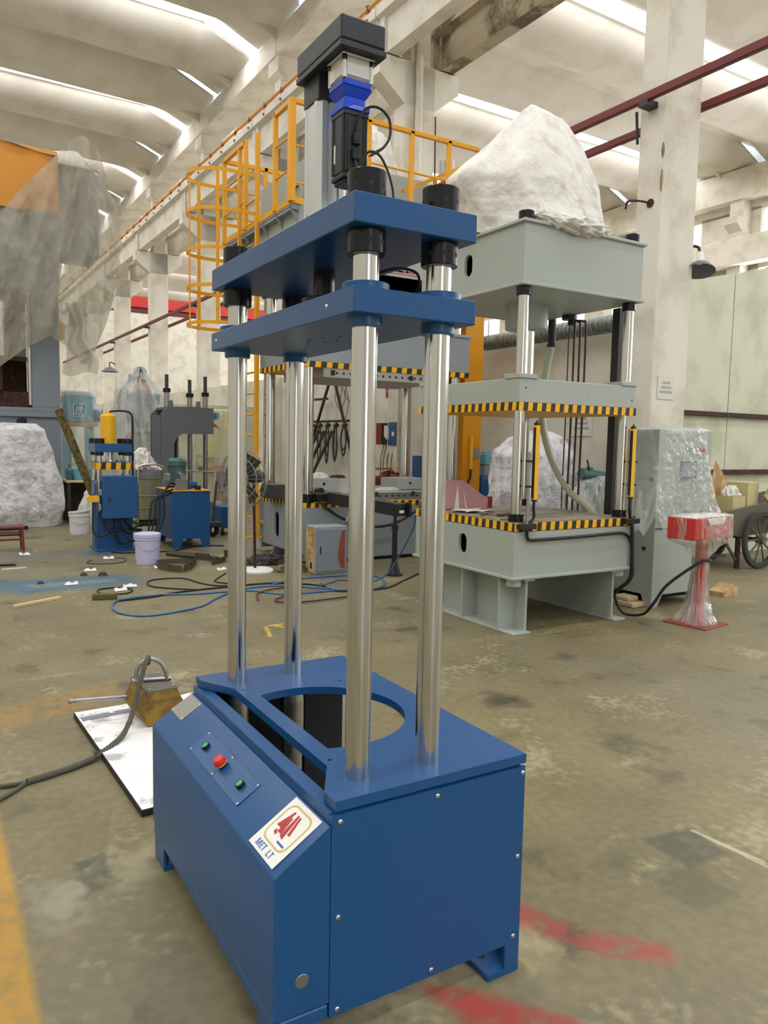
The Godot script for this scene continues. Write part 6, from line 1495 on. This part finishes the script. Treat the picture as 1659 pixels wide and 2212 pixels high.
func make_left_far() -> void:
	# the big machine with the cloth over it
	var m := thing("frame_press", "huge grey frame press at the left edge, partly hidden by a hanging dust cloth", "press", V(-0.3, 0, 14.2))
	obj("bed", B.new().box(-1.12, 0.0, 13.8, 1.6, 2.02, 15.4, 0.01), "machine_grey", m)
	obj("bed_ledge", B.new().box(-1.17, 2.02, 13.74, 1.6, 2.12, 15.4, 0.008).box(-1.15, 2.12, 13.77, 1.6, 2.2, 15.4, 0.008), "machine_grey", m)
	obj("column", B.new().box(-1.12, 2.2, 13.8, -0.62, 5.9, 14.5, 0.008), "machine_grey", m)
	obj("column", B.new().box(-0.72, 2.2, 15.6, -0.32, 5.9, 16.0, 0.008).box(1.2, 2.2, 13.8, 1.6, 5.9, 14.5, 0.008), "machine_grey", m)
	obj("guide_rail", B.new().box(-0.62, 2.25, 13.9, -0.57, 5.9, 14.05, 0.004), "steel_column", m)
	obj("bolster_frame", B.new().box(-0.62, 2.2, 13.95, 1.3, 2.5, 15.0).box(-0.55, 3.08, 13.9, 1.3, 3.16, 15.0).box(-0.12, 2.5, 13.9, -0.02, 3.1, 14.1).box(-0.6, 2.5, 14.5, 1.3, 3.1, 15.0), "rust_brown", m)
	obj("head", B.new().box(-1.98, 5.3, 14.3, -1.10, 7.0, 15.4, 0.01).box(-1.15, 4.4, 13.85, 1.6, 5.9, 15.4, 0.01), "machine_grey", m)
	obj("head_panel", B.new().box(-1.15, 5.88, 13.8, 1.6, 7.04, 13.9, 0.006), "orange_machine", m)
	obj("side_tab", B.new().box(-1.24, 3.55, 13.9, -1.12, 3.85, 14.0), "orange_paint", m)
	obj("hand_wheel", B.new().lathe(V(-0.42, 1.93, 13.72), V(0, 0, 1), [[0.07, 0.0], [0.09, 0.02], [0.07, 0.05], [0.0, 0.05]], 20), "black_paint", m)
	# hanging cloth: a band on top and a long fall down to the right
	var ns := FastNoiseLite.new()
	ns.seed = 6
	ns.frequency = 1.3
	var top := [V(0.75, 4.3, 0), V(0.3, 5.0, 0), V(-0.08, 5.65, 0), V(-0.6, 6.3, 0), V(-1.1, 6.9, 0), V(-1.5, 7.3, 0), V(-1.68, 7.25, 0), V(-1.88, 6.8, 0)]
	var bot := [V(0.75, 2.2, 0), V(0.3, 2.6, 0), V(-0.05, 2.92, 0), V(-0.5, 3.3, 0), V(-0.92, 3.55, 0), V(-1.2, 3.35, 0), V(-1.62, 2.95, 0), V(-2.02, 4.3, 0)]
	var bulge := [0.0, 0.0, 0.0, 0.0, -0.05, -0.12, -0.25, -0.22]
	var b := B.new().grid(90, 60, func(u: float, v: float) -> Vector3:
		var x := u * 7.0
		var i := mini(int(x), 6)
		var f := x - i
		var a: Vector3 = top[i].lerp(top[i + 1], f)
		var e: Vector3 = bot[i].lerp(bot[i + 1], f)
		var q := a.lerp(e, v)
		q.x += lerpf(bulge[i], bulge[i + 1], f) * sin(PI * v)
		var fold := sin(u * 46.0 + v * 5.0 + 2.0 * ns.get_noise_2d(u * 3.0, v * 2.0)) * 0.05 + 0.16 * ns.get_noise_2d(u * 5.0, v * 1.5)
		return V(q.x + 0.03 * ns.get_noise_2d(v * 6.0, 3.0) * 3.0 * smoothstep(0.85, 1.0, u), q.y, 13.42 + fold - 0.1 * sin(PI * v)))
	one("dust_cloth", b, "drape_cloth", "long translucent grey dust cloth hanging in folds from the top of the huge grey press", "cloth")
	var t := B.new().grid(40, 10, func(u: float, v: float) -> Vector3:
		var x := lerpf(1.4, -1.92, u)
		var y0 := 6.95 + 0.2 * u + 0.1 * sin(u * 7.0) - 0.45 * smoothstep(0.88, 1.0, u)
		return V(x, y0 + 0.17 - 0.2 * v * (1.0 + 0.3 * sin(u * 9.0)), 13.76 + 0.5 * (1.0 - v) + 0.02 * sin(u * 31.0) * v))
	one("top_cloth", t, "tarp_white", "beige cloth laid along the top edge of the huge grey press at the left", "cloth")
	var w := B.new().grid(16, 30, func(u: float, v: float) -> Vector3:
		var wd := 0.22 - 0.10 * sin(v * 5.0)
		return V(-1.38 - v * 0.05 + (u - 0.5) * wd * 2.0 + 0.03 * sin(v * 14.0), lerpf(4.2, 2.85, v) + 0.05 * sin(u * 6.0), 13.28 + 0.05 * sin(u * 14.0 + v * 3.0)))
	one("cloth_tail", w, "drape_cloth", "narrow twisted tail of cloth hanging below the dust cloth at the left", "cloth")
	# light blue press in film
	var l := thing("covered_press", "light blue press with a white sign under plastic film, behind the leaning plank", "press", V(-1.66, 0, 15.3))
	obj("head", B.new().box(-1.94, 1.97, 15.0, -1.38, 2.52, 15.6, 0.01), "light_blue", l)
	obj("top_box", B.new().box(-1.93, 2.52, 15.02, -1.40, 2.62, 15.58, 0.02), "scrap_white", l)
	obj("yellow_band", B.new().box(-2.02, 1.88, 14.97, -1.36, 1.96, 15.6, 0.004), "worn_orange", l)
	obj("frame", B.new().box(-1.95, 0.0, 15.1, -1.85, 1.9, 15.6).box(-1.5, 0.0, 15.1, -1.38, 1.9, 15.6).box(-1.9, 0, 15.3, -1.4, 0.9, 15.6), "light_blue", l)
	obj("motor", B.new().box(-2.16, 1.98, 15.1, -1.95, 2.24, 15.4, 0.01).lathe(V(-2.07, 2.13, 15.1), V(0, 0, -1), [[0.09, 0.0], [0.08, 0.04], [0.0, 0.05]], 16), "blue_paint", l)
	var sg := obj("sign", B.new().box(-1.79, 2.07, 14.985, -1.53, 2.35, 15.0), "white_label", l)
	obj("emblem", B.new().box(-1.77, 2.165, 14.975, -1.55, 2.335, 14.986), "blue_print", sg)
	var st := B.new()
	for k in 3: st.prism(poly([-1.60 - k * 0.045, 2.18, -1.575 - k * 0.045, 2.18, -1.60 - k * 0.045, 2.30, -1.615 - k * 0.045, 2.31, -1.63 - k * 0.045, 2.29]), V(0, 0, 14.968), Vector3.RIGHT, Vector3.UP, 0.008)
	obj("stripe", st, "white_label", sg)
	text("METLT", 0.055, 0.003, V(-1.66, 2.112, 14.982), V(-1, 0, 0), Vector3.UP, "blue_print", "lettering", sg)
	one("film_cover", B.new().shroud(V(-1.66, 0, 15.3), [[1.0, 0.5, 0.72, 0.5], [1.6, 0.46, 0.66, 0.46], [2.1, 0.38, 0.5, 0.4], [2.5, 0.33, 0.34, 0.36], [2.64, 0.28, 0.29, 0.32], [2.66, 0, 0, 0]], 2.5, 0.09, 111, 3.0, 70, 5), "clear_film", "shiny clear film over the light blue press with the white sign", "film")
	# grey press in a tent of film
	var g := thing("covered_press", "grey press with an orange top and dark lettering under a pointed plastic cover", "press", V(-3.3, 0, 16.3))
	obj("head", B.new().box(-3.62, 2.04, 16.0, -3.0, 2.7, 16.7, 0.01), "mid_grey_paint", g)
	text("ACCURL", 0.10, 0.004, V(-3.31, 2.53, 15.995), V(-1, 0, 0.0), Vector3.UP, "grey_print", "lettering", g)
	obj("orange_tank", B.new().prism(poly([-3.42, 2.7, -3.10, 2.7, -3.14, 2.98, -3.39, 2.98]), V(0, 0, 16.1), Vector3.RIGHT, Vector3.UP, 0.4), "worn_orange", g)
	obj("motor", B.new().box(-3.34, 2.98, 16.15, -3.17, 3.10, 16.4, 0.01).cyl(V(-3.25, 3.1, 16.25), V(-3.25, 3.26, 16.25), 0.045, 14), "dark_grey_paint", g)
	obj("white_tag", B.new().box(-3.32, 3.02, 16.14, -3.20, 3.09, 16.15), "white_label", g)
	obj("slide", B.new().box(-3.55, 1.86, 16.05, -3.08, 2.0, 16.6, 0.006).box(-3.58, 1.98, 16.02, -3.04, 2.05, 16.65), "machine_grey", g)
	obj("warning_tape", hazard_ring(B.new(), -3.56, -3.07, 16.04, 16.61, 1.80, 1.87, 0.14), "hazard", g)
	obj("frame", B.new().box(-3.62, 0, 16.4, -3.0, 1.8, 16.8, 0.01).box(-3.62, 0, 16.0, -3.0, 0.9, 16.5, 0.01), "mid_grey_paint", g)
	one("film_tent", B.new().shroud(V(-3.25, 0, 16.3), [[0.7, 0.75, 0.75, 0.6], [1.4, 0.72, 0.7, 0.58], [2.1, 0.66, 0.56, 0.52], [2.7, 0.52, 0.42, 0.4], [3.05, 0.25, 0.2, 0.2], [3.32, 0.03, 0.03, 0.03], [3.34, 0, 0, 0]], 2.2, 0.14, 113, 2.4, 90, 6), "milky_film", "pointed tent of milky plastic film over the grey press with the orange top", "film")
	# dark grey C-frame
	var c := thing("c_frame_press", "dark grey C-shaped press frame behind the power unit", "press", V(-3.1, 0, 12.3))
	var arch := PackedVector2Array()
	for q in [[-2.6, 0.0], [-2.6, 2.13], [-2.72, 2.25], [-3.15, 2.27], [-3.6, 2.25], [-3.6, 1.76]]: arch.append(Vector2(q[0], q[1]))
	for i in 9: arch.append(Vector2(-3.06 + 0.22 * sin(PI * 0.5 * i / 8.0), 1.50 + 0.26 * cos(PI * 0.5 * i / 8.0)))
	for q in [[-2.84, 0.55], [-3.6, 0.45], [-3.6, 0.0]]: arch.append(Vector2(q[0], q[1]))
	obj("side_plate", B.new().prism(arch, V(0, 0, 12.0), Vector3.RIGHT, Vector3.UP, 0.05), "dark_grey_paint", c)
	obj("side_plate", B.new().prism(arch, V(0, 0, 12.75), Vector3.RIGHT, Vector3.UP, 0.05), "dark_grey_paint", c)
	obj("web", B.new().prism(rect(12.03, 0.5, 12.78, 1.76), V(-2.9, 0, 0), V(0, 0, 1), V(0, 1, 0), 0.03, [circle(0.08, 12.35, 1.25, 20)]).box(-3.58, 1.76, 12.03, -3.0, 1.8, 12.78).box(-2.64, 0, 12.03, -2.6, 2.1, 12.78).box(-3.58, 2.2, 12.03, -2.7, 2.25, 12.78), "dark_grey_paint", c)
	for x in [-2.83, -3.36]: obj("lug", B.new().cyl(V(x, 2.24, 12.2), V(x, 2.38, 12.2), 0.05, 14, 0.04), "dark_grey_paint", c)
	for q in [[-2.96, 2.92, 2.6], [-3.42, 2.84, 2.52], [-3.74, 2.92, 2.55]]:
		var j := thing("jack_rod", ["tall steel rod with a black nut rising behind the dark C-frame, left of three", "tall steel rod with a black nut rising behind the dark C-frame, middle of three", "tall steel rod with a black nut rising behind the dark C-frame, right of three"][[-2.96, -3.42, -3.74].find(q[0])], "rod", V(q[0], 0, 12.95), "rods behind the C-frame")
		obj("rod", B.new().cyl(V(q[0], 0.0, 12.95), V(q[0], q[2], 12.95), 0.05, 16), "steel_dull", j)
		obj("thread", B.new().cyl(V(q[0], q[2], 12.95), V(q[0], q[1], 12.95), 0.036, 14), "dark_steel", j)
		obj("nut", B.new().cyl(V(q[0], q[2] - 0.03, 12.95), V(q[0], q[2] + 0.05, 12.95), 0.075, 16), "black_nut", j)
	var y := thing("yellow_machine", "pale yellow machine under film right of the dark C-frame", "machine", V(-4.4, 0, 14.3))
	obj("body", B.new().box(-4.9, 1.25, 14.0, -4.1, 2.3, 14.8, 0.01).box(-4.3, 0, 14.1, -4.1, 1.3, 14.8).box(-4.9, 0, 14.1, -4.7, 0.6, 14.8), "pale_yellow", y)
	obj("sign", B.new().box(-4.38, 2.1, 13.985, -4.22, 2.24, 14.0), "blue_print", y)
	obj("warning_sign", B.new().prism(poly([-4.42, 1.9, -4.2, 1.95, -4.25, 2.02]), V(0, 0, 13.985), Vector3.RIGHT, Vector3.UP, 0.01), "rust_red", y)
	obj("orange_beam", B.new().box(-4.95, 0.95, 14.0, -4.1, 1.05, 14.6), "worn_orange", y)
	obj("red_drum", B.new().cyl(V(-4.55, 0.3, 14.2), V(-4.55, 0.98, 14.2), 0.16, 18), "rust_red", y)
	one("film_cover", B.new().shroud(V(-4.5, 0, 14.4), [[0.2, 0.62, 0.62, 0.55], [1.0, 0.55, 0.56, 0.5], [1.7, 0.46, 0.48, 0.44], [2.3, 0.42, 0.42, 0.42], [2.33, 0, 0, 0]], 2.5, 0.08, 117, 2.8, 70, 5), "clear_film", "clear film hanging over the pale yellow machine beside the C-frame", "film")
	one("far_partition", B.new().box(-6.6, 0, 17.5, -3.4, 2.55, 17.56), "panel_cream", "cream sheet-metal screen behind the steel rods in the distance", "screen")
	var br := thing("blue_trolley", "small blue trolley bin on the floor behind the ladder foot", "trolley", V(-3.35, 0, 10.6))
	obj("bin", B.new().box(-3.6, 0.12, 10.4, -3.2, 0.5, 10.9, 0.01), "blue_paint", br)
	obj("wheel", B.new().cyl(V(-3.25, 0.06, 10.42), V(-3.21, 0.06, 10.42), 0.06, 14), "black_rubber", br)
	var cw := thing("trolley_wheel", "dark castor wheel and bar beside the C-frame foot", "wheel", V(-3.2, 0, 10.3))
	obj("tyre", B.new().lathe(V(-3.02, 0.12, 10.25), V(0.3, 0, 1), [[0.05, 0.0], [0.115, 0.0], [0.12, 0.02], [0.115, 0.05], [0.05, 0.05]], 24), "black_rubber", cw)
	obj("fork", B.new().box(-3.15, 0.18, 10.2, -2.8, 0.26, 10.35, 0.01).bar(V(-3.0, 0.2, 10.28), V(-3.12, 0.95, 10.4), 0.03, 0.03), "dark_steel", cw)
	var ws := thing("work_table", "cluttered dark work table between the covered machine and the small blue press", "table", V(-1.35, 0, 13.4))
	obj("top", B.new().box(-1.75, 0.78, 13.2, -1.12, 0.82, 13.9, 0.004), "pale_wood", ws)
	for x in [-1.7, -1.16]: obj("leg", B.new().box(x - 0.03, 0, 13.22, x + 0.03, 0.78, 13.28), "dark_scrap", ws)
	obj("back_board", B.new().box(-1.75, 0, 13.8, -1.12, 0.78, 13.86), "dark_scrap", ws)
	one("blue_basin", B.new().lathe(V(-1.42, 0.82, 13.5), Vector3.UP, [[0.0, 0.0], [0.15, 0.0], [0.22, 0.22], [0.2, 0.22], [0.14, 0.02], [0.0, 0.02]], 28), "light_blue", "light blue plastic basin on the cluttered work table", "basin")
	one("dark_bottle", B.new().lathe(V(-1.2, 0.82, 13.4), Vector3.UP, [[0.0, 0.0], [0.06, 0.0], [0.06, 0.18], [0.025, 0.25], [0.025, 0.3], [0.0, 0.3]], 18), "motor_green", "dark green bottle on the left end of the work table", "bottle")
	one("cement_sack", B.new().shroud(V(-1.5, 0, 12.95), [[0.0, 0.2, 0.2, 0.12], [0.3, 0.22, 0.2, 0.12], [0.6, 0.1, 0.14, 0.08], [0.72, 0, 0, 0]], 2.0, 0.06, 121, 2.2, 40, 4), "grease_white", "dirty half-empty sack standing in front of the work table", "sack")

# ---------------------------------------------------------------- everything
func _ready() -> void:
	BT = Transform3D(Basis(), V(-6.9, 0, 4.52)) * Transform3D(Basis(Vector3.UP, deg_to_rad(0.8)), Vector3.ZERO) * Transform3D(Basis(), V(6.9, 0, -4.52))
	var cam := Camera3D.new()
	cam.name = "camera"
	cam.fov = 67.76
	cam.near = 0.05
	cam.far = 300.0
	add_child(cam)
	cam.transform = Transform3D(Basis(V(-0.85794, 0.01975, -0.51337), V(-0.03038, 0.99556, 0.08907), V(0.51285, 0.09201, -0.85353)).orthonormalized(), V(1.1647, 1.6843, -2.3584))
	cam.current = true
	var we := WorldEnvironment.new()
	we.name = "environment"
	var env := Environment.new()
	var sky := Sky.new()
	var sm := ProceduralSkyMaterial.new()
	sm.sky_top_color = Color(0.72, 0.8, 0.92)
	sm.sky_horizon_color = Color(0.9, 0.93, 0.97)
	sm.ground_bottom_color = Color(0.5, 0.5, 0.5)
	sm.ground_horizon_color = Color(0.8, 0.82, 0.84)
	sm.energy_multiplier = 3.0
	sky.sky_material = sm
	env.background_mode = Environment.BG_SKY
	env.sky = sky
	env.tonemap_mode = Environment.TONE_MAPPER_LINEAR
	env.tonemap_exposure = 1.15
	env.sdfgi_enabled = true
	env.ssao_enabled = true
	env.ssil_enabled = true
	we.environment = env
	add_child(we)
	daylight()
	make_materials()
	make_floor()
	make_building()
	make_blue_press()
	make_grey_press()
	make_tarp_on_press()
	make_big_press()
	make_on_grey_table()
	make_right_side()
	make_middle()
	make_floor_things()
	make_left_near()
	make_left_far()


const SKY_ENERGY := 40.0
func daylight() -> void:   # the daylight that falls through each skylight and window
	var n := 0
	for k in range(-5, 7):
		var zs := SKY0 + STEP * k
		for bay in [[-6.95, 11.0], [-25.4, -7.65]]:
			panel_light(V((bay[0] + bay[1]) * 0.5, 12.6, zs), Vector3.DOWN, Vector2(17.4, 0.6), SKY_ENERGY)
	for k in range(-3, 9):
		var z := ROW + STEP * k - 1.1 + 4.0
		panel_light(V(-25.7, 6.3, z), Vector3.RIGHT, Vector2(3.5, 4.1), 20.0)
	panel_light(V(1.3, 3.1, -16.66), Vector3.BACK, Vector2(3.7, 6.0), 70.0)

func panel_light(at: Vector3, towards: Vector3, size: Vector2, energy: float) -> void:
	var l := AreaLight3D.new()
	l.name = "daylight"
	l.area_size = size
	l.light_energy = energy
	l.light_color = Color(0.97, 0.985, 1.0)
	l.shadow_enabled = true
	l.area_range = 60.0
	var s := Vector3.RIGHT if absf(towards.y) > 0.5 else Vector3.BACK
	l.transform = BT * Transform3D(Basis(s, (-towards).cross(s), -towards), at)
	add_child(l, true)
